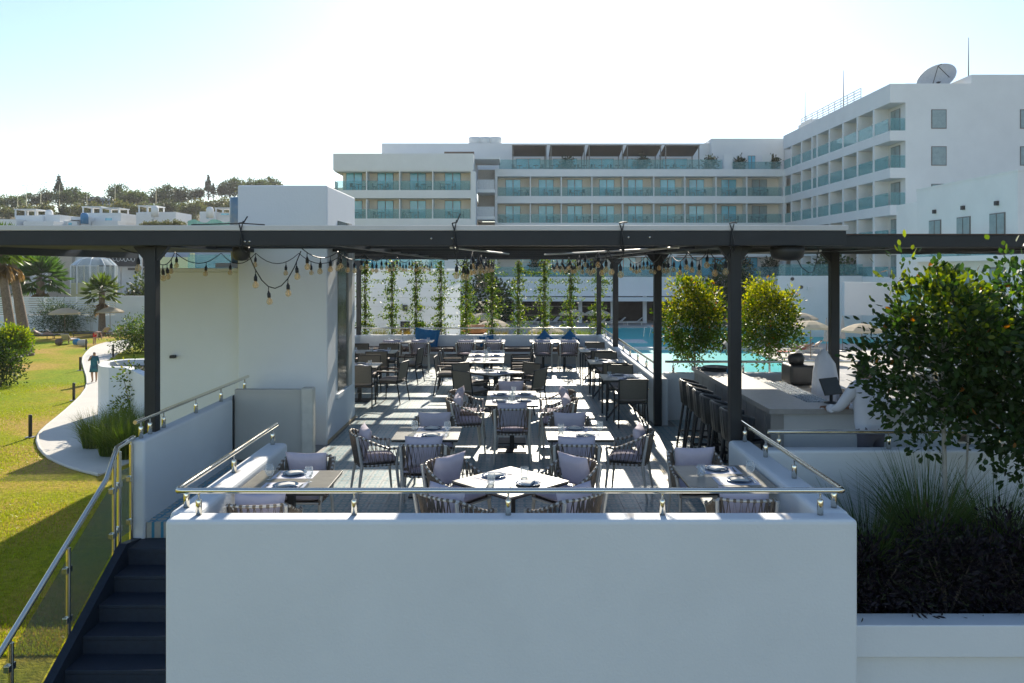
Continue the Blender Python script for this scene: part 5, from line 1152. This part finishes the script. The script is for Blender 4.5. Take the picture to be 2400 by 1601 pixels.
hillhouse('white hillside house with canopy terrace above pale shrubs', [(324, 412, 497, 532, 0), (324, 362, 499, 532, -.8)], [(326, 367, 482, 498)], 142, [(330, 350, 508, 515)])
hillhouse('white hillside house behind green netting', [(468, 506, 496, 532, 0), (506, 542, 498, 532, 1)], [(506, 542, 487, 498)], 145, [(484, 489, 505, 512), (518, 536, 500, 504)])
t = thing('hill_building', 'long blue-grey building on the ridge among the trees', 'building', (0, 0, 0)); a = D(203, 486, 285); b = D(265, 466, 285); bx('wall', BLUEB, t, a.x, b.x, 285, 300, a.z - 3, b.z); bx('upper_wall', BLUEB, t, a.x - 2, a.x + 4, 286, 299, b.z + .01, b.z + .8)
for k in range(7): bx('window', DARK, t, a.x + 1 + k * 1.25, a.x + 1.7 + k * 1.25, 284.8, 284.98, b.z - 1.6, b.z - .8)
for (px, py, lab) in ((115, 501, 'white roof dome on the house nearest the palms'), (198, 508, 'blue water tank on the double pergola house'), (363, 492, 'silver roof tank on the canopy terrace house'), (492, 494, 'white roof tank on the house behind green netting')):
    q = D(px, py, 137); o = MB().lathe([(0, .7), (.4, .62), (.62, .3), (.62, -1.2), (0, -1.2)], 12).build('roof_tank', {198: TOWEL}.get(px, WHITE2)); o.location = q; tag(o, lab, 'tank')
a = D(440, 531, 120); b = D(545, 518, 120); m = MB(); nx = 24; vs = []
for i in range(nx): f = i / (nx - 1); vs += [(a.x + (b.x - a.x) * f, 120 + .3 * math.sin(f * 20), a.z - 3), (a.x + (b.x - a.x) * f, 120 + .3 * math.sin(f * 20), b.z + .25 * math.sin(f * 13))]
m.add(vs, [(2*i, 2*i+2, 2*i+3, 2*i+1) for i in range(nx - 1)]); o = m.build('green_netting', GREENT, fix=False); tag(o, 'green netting screen strung below the hillside houses', 'netting'); o.modifiers.new('S', 'SOLIDIFY').thickness = .05
# big blue/steel tank edge beside the tower
q = D(551, 500, 15.6); o = MB().lathe([(0, .62), (.13, .60), (.13, .4), (.135, .1), (.125, -.3), (.1, -.65), (0, -.8)], 18).build('water_tank', TANKB); o.location = (q.x + .14, 15.3, 3.55); tag(o, 'shiny blue steel water tank half hidden behind the tower', 'tank')
t = bx('tank_stand', WHITE2, None, q.x - .2, q.x + .25, 15.1, 15.5, 2.81, 2.90); tag(t, 'small white slab under the steel water tank', 'stand')
# wooded ridge: individual trees
def tree_mesh(name, rad, nc, per, rc, ln, c, alt, conic=False):
    P, Dv, h = clumps(nc, per, (0, 0, rad[2] * .95), rad, rc, .35)
    if conic: f = np.clip(1.02 - P[:, 2] / (rad[2] * 2), .04, 1); P[:, 0] *= f * 1.5; P[:, 1] *= f * 1.5
    n = len(P); return leaf_mesh(name, P, Dv, ln * rng.uniform(.6, 1.3, n), ln * .6, cols(n, c, .4, alt, .25), LEAFD)
TM = [tree_mesh('crown', (4.2, 3.6, 3.2), 130, 14, .55, .75, (.06, .09, .028), (.10, .13, .035)), tree_mesh('crown', (5.5, 4.2, 2.9), 150, 14, .6, .8, (.075, .11, .032), (.12, .15, .04)),
      tree_mesh('crown', (3.0, 2.8, 3.0), 100, 14, .5, .7, (.06, .075, .035), (.09, .10, .045)), tree_mesh('crown', (1.6, 1.6, 5.0), 110, 12, .3, .6, (.045, .06, .03), (.07, .08, .035), True), tree_mesh('crown', (4.5, 3.5, 1.7), 110, 14, .5, .7, (.11, .13, .04), (.18, .16, .06))]
trunk_me = MB().tube([(0, 0, -1.5), (.1, 0, 1), (0, .1, 3)], [.3, .24, .12], 6).mesh('trunk', BARK)
KN = ['dark rounded tree', 'broad olive-green tree', 'small dense dark tree', 'slim pointed conifer', 'low pale scrub bush']
def htree(px, py, Y, k, s_, where):
    q = D(px, py, Y); t = thing('hill_tree', KN[k] + ' ' + where, 'tree', (q.x, Y, q.z), 0, 'trees on the wooded ridge'); s_ *= .66; t.scale = (s_, s_, s_)
    c = put('crown', TM[k], t); c.rotation_euler = (0, 0, random.uniform(0, 6.28)); put('trunk', trunk_me, t)
R1, R2 = 'on the ridge above the white houses', 'on the slope above the white houses'
for (px, py, k, s_) in ((-10, 492, 0, 1.1), (30, 490, 1, 1.0), (62, 486, 0, .95), (88, 484, 2, .9), (108, 482, 2, 1.2), (138, 484, 3, 1.55), (150, 482, 0, 1.0), (168, 480, 0, 1.15), (192, 482, 1, 1.1), (226, 486, 2, .8), (275, 480, 0, 1.35), (300, 482, 1, 1.05), (322, 482, 1, 1.15), (345, 484, 2, .8), (375, 484, 0, 1.3), (400, 482, 0, 1.4), (425, 478, 2, 1.3), (455, 472, 2, .9), (468, 466, 2, .8), (488, 464, 3, 1.25), (500, 466, 3, .8), (520, 462, 2, 1.0), (538, 460, 0, 1.2), (560, 462, 0, 1.3), (600, 460, 1, 1.3), (640, 458, 0, 1.2)):
    htree(px, py - 3, 262 + (px * 7) % 30, k, s_, R1)
for (px, py, k, s_) in ((15, 505, 4, 1.2), (60, 503, 4, 1.4), (105, 502, 4, 1.3), (150, 504, 2, .9), (160, 512, 4, .8), (185, 500, 4, 1.2), (230, 500, 4, 1.3), (290, 500, 4, 1.5), (325, 502, 4, 1.3), (300, 520, 4, 1.0), (362, 500, 1, .9), (395, 504, 2, 1.2), (425, 506, 0, 1.0), (450, 500, 4, 1.5), (480, 492, 4, 1.4), (515, 490, 4, 1.5), (440, 520, 4, 1.0), (545, 492, 4, 1.2)):
    htree(px, py + 3, 205 + (px * 11) % 35, k, s_ * .85, R2)
for (px, py, k, s_) in ((360, 533, 4, .4), (385, 535, 4, .45), (418, 534, 4, .45), (345, 534, 4, .35)): htree(px, py, 130, k, s_, 'in front of the canopy terrace house')
for (px, py) in ((40, 598), (75, 592), (165, 590), (185, 594), (228, 592), (255, 596), (110, 600), (140, 602)): htree(px, py, 122 + px % 9, 2 if px % 2 else 0, .55, 'beyond the cream retaining wall')
# street lamps on the ridge
lam = thing('street_lamp', 'x', 'street lamp'); MB().tube([(0, 0, 0), (0, 0, 8.5), (.3, 0, 9.2), (1.6, 0, 9.6)], [.12, .08, .07, .05], 6).build('pole', STEEL, lam); bx('lamp_head', FRAME, lam, 1.4, 2.2, -.14, .14, 9.52, 9.66)
for (px, py, lab) in ((42, 486, 'beyond the first dark tree'), (62, 483, 'above the first white house'), (96, 480, 'beside the pointed conifer'), (140, 478, 'just past the conifer'), (204, 495, 'in front of the blue-grey ridge building'), (270, 478, 'beyond the blue-grey ridge building'), (366, 478, 'between the two broad tree groups')):
    q = D(px, py + 10, 260); place(lam, q.x, 260, j(.2), 'tall street lamp on the ridge, ' + lab, 'street lamps on the ridge', q.z - 1)

# ================================================================== HOTEL
ht = thing('hotel', 'large white hotel with glass balconies wrapping round the pool', 'hotel', (0, 0, 0))
def door(parent, x0, x1, y, z0, z1, kind=0):
    """sliding window facing -Y"""
    w_ = MB(); w_.box(x0, x1, y - .05, y, z0, z1); o = w_.build('window', FRAME, parent)
    n = 2
    for k in range(n):
        a = x0 + (x1 - x0) * k / n + .05; b = x0 + (x1 - x0) * (k + 1) / n - .05
        bx('pane', WINP if kind != 2 else CURT, o, a, b, y - .075 - .01 * k, y - .055, z0 + .06, z1 - .06)
    return o
def doorx(parent, x, y0, y1, z0, z1, mat_=None):
    """sliding window facing -X"""
    o = MB().box(x - .05, x, y0, y1, z0, z1).build('window', FRAME, parent)
    for k in range(2):
        a = y0 + (y1 - y0) * k / 2 + .05; b = y0 + (y1 - y0) * (k + 1) / 2 - .05
        bx('pane', mat_ or CURT, o, x - .075 - .01 * k, x - .055, a, b, z0 + .06, z1 - .06)
bal_ch = MB(); bal_ch.box(-.22, .22, -.22, .22, .4, .45); bal_ch.box(-.22, .22, .18, .22, .451, .85)
[bal_ch.box(a - .02, a + .02, b - .02, b + .02, 0, .4) for a in (-.2, .2) for b in (-.2, .2)]; balch_me = bal_ch.mesh('balcony_chair', DARK)
bt_ = MB(); bt_.lathe([(0, .72), (.35, .72), (.35, .69), (0, .69)], 10); bt_.cyl((0, 0, 0), (0, 0, .69), .04, 6); bt_.lathe([(0, .03), (.2, .0), (0, 0)], 8); balt_me = bt_.mesh('balcony_table', DARK)
FZ = [1.9, 5.02, 8.15, 11.27, 14.4]
def furn(x, y, z):
    small('balcony_table', balt_me, (x, y, z + .005), 0, 'small dark table on a hotel balcony', 'table', 'hotel balcony tables')
    for s_ in (-1, 1): small('balcony_chair', balch_me, (x + s_ * .62, y + j(.1), z + .005), s_ * -1.2 + PI / 2 * 0 + j(.4), 'small dark chair on a hotel balcony', 'chair', 'hotel balcony chairs')
# main block (faces the pool)
YM = 93.0; XA, XB = -1.7, 31.2
bx('core_wall', CREAM, ht, XA, XB + 2, YM + 1.7, YM + 16, GZ - 1, 13.5)
for k, fz in enumerate(FZ):
    bx('balcony_slab', WHITE2, ht, XA, XB + .4, YM, YM + 1.695, fz - (.84 if k else 1.9), fz)
    if k in (0, 4): continue
bx('side_pier', WHITE2, ht, XA - .3, XA - .003, YM - .05, YM + 3, GZ - 1, 14.4); bx('side_pier', WHITE2, ht, XB + .403, XB + .75, YM - .06, YM + 3, GZ - 1, 14.4)
divs = [XA] + [(px - 1200) * YM / F for px in (1243, 1315.5, 1387.6, 1460, 1532.6, 1605.5, 1678.5, 1750.8)] + [XB + .3]
for fi in (1, 2, 3):
    fz = FZ[fi]
    for i, (a, b) in enumerate(zip(divs, divs[1:])):
        bx('balustrade', TEAL, ht, a + .07, b - .07, YM + .05, YM + .07, fz + .002, fz + 1.02)
        if 0 < i: bx('divider', WHITE2, ht, a - .06, a + .06, YM + .01, YM + 1.69, fz + .002, fz + 2.26)
        c = (a + b) / 2 + (.1 if i % 2 else -.1); hw = .9
        door(ht, c - hw, c + hw, YM + 1.69, fz + .002, fz + 2.12, 2 if (i, fi) in ((8, 2), (8, 3)) else 0)
        if fi > 1: furn(c + random.uniform(-1.1, 1.1), YM + .75, fz)
# roof terrace and set-back penthouse
bx('penthouse_wall', WHITE2, ht, -16, 24.5, 98, 108, 13.51, 18.2); bx('penthouse_wall', WHITE2, ht, 24.2, 33, 96.8, 108, 13.51, 18.6)
bx('terrace_slab', WHITE2, ht, XA, XB + 2, YM + 1.7, 98, 13.5, 14.395)
bx('balustrade', TEAL, ht, XA + .2, 24.6, YM + .3, YM + .32, 14.402, 15.55); bx('balustrade', TEAL, ht, 25.8, 31.4, YM + .3, YM + .32, 14.402, 15.3)
for k in range(5):
    x0 = .1 + k * 4.5
    fr = MB()
    for (x, y) in ((x0, 94.0), (x0 + 3.9, 94.0), (x0, 97.5), (x0 + 3.9, 97.5)): fr.box(x - .06, x + .06, y - .06, y + .06, 14.4, 17.25 if y < 95 else 16.6)
    t = thing('terrace_canopy', 'dark canopy in the row on the hotel roof terrace', 'canopy', (0, 0, 0), 0, 'canopies on the hotel roof terrace'); fr.build('frame', FRAME, t)
    o = MB().add([(x0 - .1, 93.9, 17.35), (x0 + 4, 93.9, 17.35), (x0 + 4, 97.6, 16.62), (x0 - .1, 97.6, 16.62)], [(0, 1, 2, 3)]).build('awning', mat('awning_brown', (.11, .085, .065), .8) if k == 0 else bpy.data.materials['awning_brown'], t, fix=False); o.modifiers.new('S', 'SOLIDIFY').thickness = .1
    door(ht, x0 + .4, x0 + 3.4, 97.99, 14.42, 16.3, 0)
for (x, c) in ((25.0, 0), (29.6, 1)): bx('terrace_screen', WHITE2, ht, x, x + 1.05, 94.2, 94.3, 14.4, 16.3)
door(ht, 28.6, 29.5, 96.79, 14.42, 16.5, 0)
for k, x in enumerate((26.9, 30.9, 23.5, 6.5, 15.5)): shrub('potted_shrub', ('potted shrub beside the white roof-terrace screen', 'potted shrub at the inner corner of the roof terrace', 'potted shrub under the last dark canopy', 'potted shrub beneath the second dark canopy', 'potted shrub beneath the fourth dark canopy')[k], x, 94.6, 14.6, (.75, .6, .75), 50, 12, .16, .26, .14, (.03, .05, .02))
for k in range(12): furn(.9 + k * 1.95, 95.2, 14.4)
# left wing (nearer, solid parapet)
YL = 87.0; LA, LB = -19.4, -4.5
bx('wing_wall', CREAM, ht, LA + .6, LB, YL + 1.7, YL + 14, GZ - 1, 13.4); bx('wing_parapet', WHITE2, ht, LA - .1, LB + .3, YL - .05, YL + 12, 13.55, 15.35); bx('wing_soffit', WHITE2, ht, LA, LB + .2, YL, YL + 10, 13.402, 13.548)
bx('end_pier', WHITE2, ht, LB + .003, LB + .55, YL - .03, YL + 3, GZ - 1, 13.4)
ld = [LA + .2] + [(px - 1200) * YL / F for px in (859, 936.5, 1014)] + [LB]
for fz in (5.2, 8.27, 11.37):
    bx('balcony_slab', WHITE2, ht, LA, LB, YL, YL + 1.69, fz - .88, fz); bx('end_balustrade', TEAL, ht, LA + .04, LA + .06, YL + .08, YL + 1.65, fz + .002, fz + 1.02)
    for i, (a, b) in enumerate(zip(ld, ld[1:])):
        bx('balustrade', TEAL, ht, a + .07, b - .07, YL + .05, YL + .07, fz + .002, fz + 1.02)
        if i: bx('divider', WHITE2, ht, a - .06, a + .06, YL + .01, YL + 1.69, fz + .002, fz + 2.1)
        c = (a + b) / 2; door(ht, c - .9, c + .9, YL + 1.69, fz + .002, fz + 2.1, 0); furn(c + random.uniform(-1, 1), YL + .75, fz)
bx('ground_wing', WHITE2, ht, LA, LB, YL + .1, YL + 1.68, GZ - 1, 4.3)
# stair core between the wings
for k, z_ in enumerate((-.5, 2.5, 5.6, 8.7, 11.75)):
    bx('core_slab', WHITE2, ht, -4.0, -1.95, 90, 94, z_ - .35, z_); bx('core_rail', mat('core_rail', (.55, .57, .58), .5) if k == 0 else bpy.data.materials['core_rail'], ht, -3.95, -2.0, 90.03, 90.07, z_ + .002, z_ + 1.1)
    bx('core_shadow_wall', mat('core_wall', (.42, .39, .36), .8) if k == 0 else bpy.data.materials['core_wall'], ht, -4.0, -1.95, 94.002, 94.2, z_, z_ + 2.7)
bx('core_roof', WHITE2, ht, -4.6, -1.4, 89.6, 95, 15.1, 15.4); bx('roof_beam', WOODB, ht, -7.5, -4.2, 88.3, 88.7, 15.36, 15.75)
for k in range(3): MB().lathe([(0, 1.1), (.75, 1.1), (.8, 1.0), (.8, 0), (0, 0)], 14, (-4.6 + k * 1.26, 99.2, 18.0)).build('roof_vent', WHITE2, ht)
# ground level of the main block
bx('podium_fascia', WHITE2, ht, -2, XB, 88.6, YM - .003, -.25, 1.88); bx('terrace_glass', TEAL, ht, -1.9, XB - .2, 88.7, 88.72, 1.885, 3.0)
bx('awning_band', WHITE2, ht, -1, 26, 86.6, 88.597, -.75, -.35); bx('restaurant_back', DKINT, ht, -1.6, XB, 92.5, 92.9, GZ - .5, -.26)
for k in range(9): bx('column', WHITE2, ht, .2 + k * 3.6, .6 + k * 3.6, 88.8, 89.2, GZ - .2, -.255)
for k in range(8): door(ht, .9 + k * 3.6, 3.9 + k * 3.6, YM + 1.685, 1.92, 4.15, 0)
for k in range(5): shrub('potted_shrub', 'clipped shrub on the hotel first-floor terrace, %s column bay' % ('first', 'third', 'fifth', 'sixth', 'eighth')[k], (3, 9.5, 17, 26.3, 29.4)[k], 90.5, 1.9, (.8, .7, 1.1), 50, 12, .2, .3, .16, (.03, .045, .02))
# wing on the pool side running towards the camera
XW = 31.75; XI = 33.05; YW0, YW1 = 67.0, 93.4
bx('wing_core', WHITE2, ht, XI, 46, YW0, YW1 + 16, GZ - 1, 18.35); bx('wing_upper', WHITE2, ht, 38.6, 60, YW0 + .01, YW1 + 16, 18.355, 19.1); bx('wing_front', WHITE2, ht, 46.003, 60, YW0 + .005, 100, GZ - 1, 18.35)
bx('wing_roof_band', WHITE2, ht, XW, XI - .003, YW0, YW1, 16.75, 18.33)
wd_ = [70.1, 73.4, 76.6, 79.9, 83.1, 84.5, 87.6, 90.8]
for fi, fz in enumerate(FZ):
    bx('balcony_slab', WHITE2, ht, XW, XI - .003, YW0, YW1, fz - .85, fz)
    bx('end_balustrade', TEAL, ht, XW + .08, XI - .01, YW0 + .06, YW0 + .08, fz + .002, fz + 1.05)
    for yy in wd_: bx('divider', WHITE2, ht, XW + .01, XI - .004, yy - .15, yy + .15, fz + .002, (fz + 2.27) if fi < 4 else 16.748)
    yb2 = [YW0 + .3] + wd_ + [YW1]
    for a, b in zip(yb2, yb2[1:]):
        bx('balustrade', TEAL, ht, XW + .05, XW + .07, a + .16, b - .16, fz + .002, fz + 1.05)
        if b - a > 2: doorx(ht, XI, (a + b) / 2 - .8, (a + b) / 2 + .8, fz + .01, fz + 2.05); bx('drying_rack', FRAME, ht, XI - .5, XI - .2, (a + b) / 2 + .9, (a + b) / 2 + 1.3, fz + 1.0, fz + 1.04)
for k, z_ in enumerate((14.55, 11.45, 8.3, 5.2, 2.1)):
    for (x0, x1) in ((35.2, 36.48), (42.65, 43.9)):
        o = MB().box(x0, x1, YW0 - .04, YW0 - .002, z_, z_ + 1.62).build('window', FRAME, ht); bx('pane', CURT, o, x0 + .07, x1 - .07, YW0 - .06, YW0 - .041, z_ + .07, z_ + 1.55)
rr_ = thing('roof_railing', 'white roof railing with horizontal bars along the hotel wing', 'railing', (0, 0, 0))
for z_ in (18.5, 18.75, 19.0, 19.25): bx('bar', WHITE2, rr_, XW + .1, XW + .16, 73, 88, z_, z_ + .06)
for k in range(11): bx('upright', WHITE2, rr_, XW + .17, XW + .23, 73 + k * 1.49, 73.08 + k * 1.49, 18.335, 19.35)
bx('plant_room', WHITE2, ht, 33, 40, 88, 92, 18.352, 19.3)
for k in range(2): MB().lathe([(0, .5), (.8, .5), (.8, 0), (0, 0)], 14, (34.6 + k * 2, 70, 18.352)).build('roof_vent', WHITE2, ht)
for (px, py0, py1, Y, lab) in ((1887, 280, 215, 90, 'thin lightning mast above the inner corner of the hotel'), (1977, 240, 165, 80, 'thin lightning mast rising behind the roof railing'), (2270, 185, 88, 69, 'tall thin mast beside the satellite dish')):
    a = D(px, py0, Y); b = D(px, py1, Y); o = MB().tube([(a.x, Y, 18.3 if Y > 70 else 18.36), (a.x, Y, b.z)], [.07, .025], 6).build('lightning_mast', FRAME); tag(o, lab, 'mast')
ds = thing('satellite_dish', 'big white satellite dish on the hotel roof', 'satellite dish', (37.6, 70, 18.36)); m = MB(); m.lathe([(r_, .28 * r_ * r_) for r_ in np.linspace(0.02, 1.6, 9)] + [(1.62, .71)], 28)
o = m.build('reflector', mat('dish_grey', (.55, .55, .54), .5), ds, fix=False); o.rotation_euler = Vector((-.62, -.55, .56)).to_track_quat('Z', 'Y').to_euler(); o.location = (0, .25, .75); o.modifiers.new('S', 'SOLIDIFY').thickness = .04
MB().bar((0, .3, 0), (0, .3, .9), .3, .3).build('mount', DARK, ds); m = MB(); e = (-.75, -1.0, 1.95)
for (x, z_) in ((-.9, .2), (.7, .7), (-.1, 2.0)): m.tube([(x, -.4, z_ + .3), e], .035, 5)
m.build('feed_arm', DARK, ds)
# white podium wall with portholes in front of the wing
pw = thing('podium_wall', 'white curved podium wall with small portholes under the hotel wing', 'wall', (0, 0, 0)); bx('wall', WHITE2, pw, 24, 31.6, 72, 72.4, GZ - .5, 2.15); bx('side_wall', WHITE2, pw, 31.603, 33, 66, 72.4, GZ - .5, 2.1); bx('balustrade', TEAL, pw, 24.1, 31.7, 72.1, 72.12, 2.152, 3.2); bx('slab_edge', WHITE2, pw, 27, 45, 64.8, 65.2, -1.0, 1.7)
for (px, py) in ((1857, 654), (1878, 673)): q = D(px, py, 71.95); MB().cyl((q.x, 71.9, q.z), (q.x, 72.02, q.z), .16, 14).build('porthole', DARK, pw)
bx('wall_light', WHITE2, pw, D(1892, 676, 71.9).x, D(1904, 676, 71.9).x, 71.8, 71.998, D(1892, 679, 71.9).z, D(1892, 672, 71.9).z)
# low white apartment house beside the hotel wing
ap = thing('apartment_house', 'two-storey white apartment house with lamps over its tall windows', 'building', (0, 0, 0)); XP = 27.7
bx('wall', WHITE2, ap, XP, 42, 43.7, 54.6, GZ - .5, 8.12); bx('parapet', WHITE2, ap, XP - .04, 42.04, 43.66, 54.64, 8.122, 8.22); bx('link_wall', WHITE2, ap, XP + .25, 40, 54.643, 58, GZ - .5, 7.4)
for zf in (3.55, .45):
    bx('balcony_slab', WHITE2, ap, XP - 1.2, XP - .003, 43.7, 54.5, zf - .3, zf); bx('balustrade', TEAL, ap, XP - 1.17, XP - 1.15, 43.75, 54.45, zf + .002, zf + 1.0)
    for yc in (52.2, 48.9, 45.5):
        doorx(ap, XP, yc - .72, yc + .72, zf + .005, zf + 2.42, CURT); bx('wall_lamp', DARK, ap, XP - .16, XP - .003, yc - .12, yc + .12, zf + 2.85, zf + 3.1); small('balcony_chair', balch_me, (XP - .6, yc - .9 + j(.3), zf + .003), 1.2, 'small dark chair on the apartment house balcony', 'chair', 'apartment balcony chairs')
    MB().cyl((XP - 1.16, 43.75, zf + 1.02), (XP - 1.16, 54.45, zf + 1.02), .03, 8).build('handrail', STEEL, ap)
# white villa behind the vines
vl = thing('white_villa', 'white villa with roof terrace seen behind the climbing plants', 'building', (0, 0, 0)); bx('wall', WHITE2, vl, -14, -2.85, 34, 44, GZ - .5, 2.70); bx('roof_edge', WHITE2, vl, -14.1, -2.75, 33.9, 44, 2.702, 2.80); bx('roof_rail', TEAL, vl, -13.9, -2.9, 34.2, 34.22, 2.802, 3.4); bx('roof_block', WHITE2, vl, -9, -4.5, 37, 43, 2.803, 4.4)
for x in (-4.55, -3.95):
    o = bx('door', DKINT, vl, x - .2, x + .2, 33.96, 33.998, -1.6, .55); bx('lamp', DARK, vl, x - .1, x + .1, 33.85, 33.998, 1.0, 1.25)
# parked vehicle-like block on roof avoided: small blue roof unit
bx('roof_unit', TOWEL, vl, -6.6, -6.1, 35, 35.6, 2.804, 3.25)

# ================================================================== POOL SIDE
for (px, py, Y, s_, lab) in ((1130, 739, 64, .95, 'beige parasol between the fifth vines at the pool edge'), (1157, 760, 56, .95, 'beige parasol low behind the sixth vine'), (1281, 768, 52, .9, 'pale parasol peeking over the middle of the rear handrail'), (1341, 741, 70, .95, 'beige parasol behind the second pool-end vine'), (1400, 738, 70, .95, 'beige parasol behind the vine nearest the pool'), (1060, 756, 52, .9, 'pale teal-shaded parasol beside the white villa')):
    parasol((px - 1200) * Y / F, Y, lab, 'parasols by the pool', s_)
for (px, py, s_, lab) in ((1900, 844, 1.0, 'beige parasol over loungers on the pool peninsula'), (1878, 812, 1.0, 'beige parasol farther back on the pool peninsula'), (2020, 856, 1.0, 'beige parasol beside the closed parasols of the peninsula'), (1868, 826, .9, 'beige parasol hidden behind the rounded clipped tree')):
    q = G(px, py, GZ); parasol(q.x, q.y, lab, 'parasols by the pool', s_)
for (px, py, lab) in ((1937, 832, 'tall closed parasol beside the sunbathing group'), (1975, 824, 'closed parasol next to the rear bar post'), (1925, 785, 'closed parasol on the far pool edge'), (1897, 783, 'closed parasol below the porthole wall'), (1950, 783, 'closed parasol behind the round dark tree trunk')):
    q = G(px, py, GZ); place(cpar, q.x, q.y, 0, lab, 'closed parasols by the pool', GZ + .003)
for (px, py, rz) in ((1430, 764, .3), (1455, 764, .25), (1495, 764, .4), (1412, 764, .3), (1345, 763, .3), (1300, 763, -.2), (1250, 763, .2), (1560, 763, .3), (1700, 763, .2)):
    q = G(px, py - 1, GZ); lounger(lo_p, q.x, q.y + .8, PI - rz - 1.2, 'pale mesh lounger in the row along the far pool edge', 'loungers along the far pool edge')
for k, (px, py, rz, lab) in enumerate(((1862, 838, 1.2, 'pale lounger with red towel on the pool peninsula'), (1885, 832, 1.1, 'pale lounger with sunbather on the pool peninsula'), (1905, 826, 1.2, 'pale lounger beside the tall closed parasol'), (1885, 818, 1.0, 'pale lounger at the back of the pool peninsula'))):
    q = G(px, py, GZ); lounger(lo_p, q.x, q.y, rz, lab, 'loungers on the pool peninsula')
    if k in (1, 2): sunbather(('tanned sunbather lying on a peninsula lounger', 'pale sunbather in blue lying near the closed parasol')[k - 1], (q.x, q.y, GZ - .02), rz, [(SKIN2, SKIN)[k - 1], (RED, TOWEL)[k - 1], HAIR])
o = bx('beach_towel', RED, None, 0, 0, 0, 0, 0, 0) if False else put('beach_towel', MB().box(-.32, .32, -.1, 1.1, 0, .015).mesh('beach_towel', RED)); q = G(1862, 838, GZ); o.location = (q.x, q.y, GZ + .384); o.rotation_euler = (0, 0, 1.2); tag(o, 'red towel spread on a pale peninsula lounger', 'towel')
lad = thing('pool_ladder', 'steel ladder curving into the far pool', 'ladder', (12.9, 71, GZ))
for x in (0, .55): MB().tube([(x - 1.2, 0, 0), (x - 1.1, 0, .75), (x - .7, 0, .95), (x - .3, 0, .6), (x, 0, -.4)], .03, 6).build('rail', STEEL, lad)
q = G(1945, 778, GZ); shrub('round_tree', 'big round dark tree beside the rear bar post', q.x + .8, 76, GZ + 1.6, (3.1, 2.8, 2.9), 330, 16, .35, .35, .2, (.03, .06, .018), (.06, .10, .02), .3, 'tree'); MB().tube([(q.x + .8, 76, GZ), (q.x + .8, 76, GZ + 3.5)], .2, 8).build('tree_trunk', BARK, bpy.data.objects['round_tree'], fix=True).matrix_parent_inverse = Matrix.Translation((-(q.x + .8), -76, -(GZ + 1.6)))
shrub('round_tree', 'dark tree partly hidden by the front bar post', (1745 - 1200) * 80 / F, 85, GZ + 1.5, (2.9, 2.4, 2.6), 220, 16, .35, .35, .2, (.025, .05, .018), (.05, .08, .02), .3, 'tree')
q = G(1900, 775, GZ); palm('slender young palm in front of the porthole wall', q.x, q.y - 3, GZ, 4.0, .16, .13, 1.6, 22, (.10, .14, .03), None)
shrub('round_tree', 'leafy green tree by the villa corner behind the vines', (1070 - 1200) * 46 / F, 46, GZ, (1.4, 1.2, 2.2), 130, 14, .25, .26, .14, (.06, .10, .02), (.13, .16, .03), .3, 'tree')
shrub('round_tree', 'dark leafy tree behind the fifth and sixth vines', (1130 - 1200) * 60 / F, 72, GZ + 1.0, (2.9, 2, 2.6), 160, 14, .3, .34, .2, (.03, .055, .02), (.08, .1, .02), .25, 'tree')
for k in range(10): tuft('reed', 'green reed clump at the pool edge behind the bar, by the coping', 5.2 + k * .12, 15.25 + j(.05), .0, 8, 1.0 + j(.2), .15, (.12, .13, .03), .016, 'plant', 'reeds behind the bar wall', .05) if k % 2 == 0 else None
# spare reed bed trough
t = thing('trough', 'white trough holding the reeds behind the bar wall', 'planter', (5.7, 15.3, 0)); bx('box', WHITE, t, -.35, .8, -.2, .2, GZ, -.02); bx('soil', SOIL, t, -.33, .78, -.18, .18, -.019, -.005)
# ================================================================== AIR HAZE AND ADDED GLARE VEIL
hm, ht_, ho = _new('haze_and_glare'); pv = ht_.nodes.new('ShaderNodeVolumePrincipled'); pv.inputs['Color'].default_value = (.95, .96, 1, 1); pv.inputs['Density'].default_value = .00017; pv.inputs['Anisotropy'].default_value = .5  # slight air haze, added mainly as a veil of sun glare over far things
ht_.links.new(pv.outputs[0], ho.inputs['Volume'])
hzb = bx('haze', hm, None, -335, 75, -15, 630, -6.3, 48); tag(hzb, 'thin air haze over the whole resort, added also as sun veiling glare', 'haze', kind='stuff')
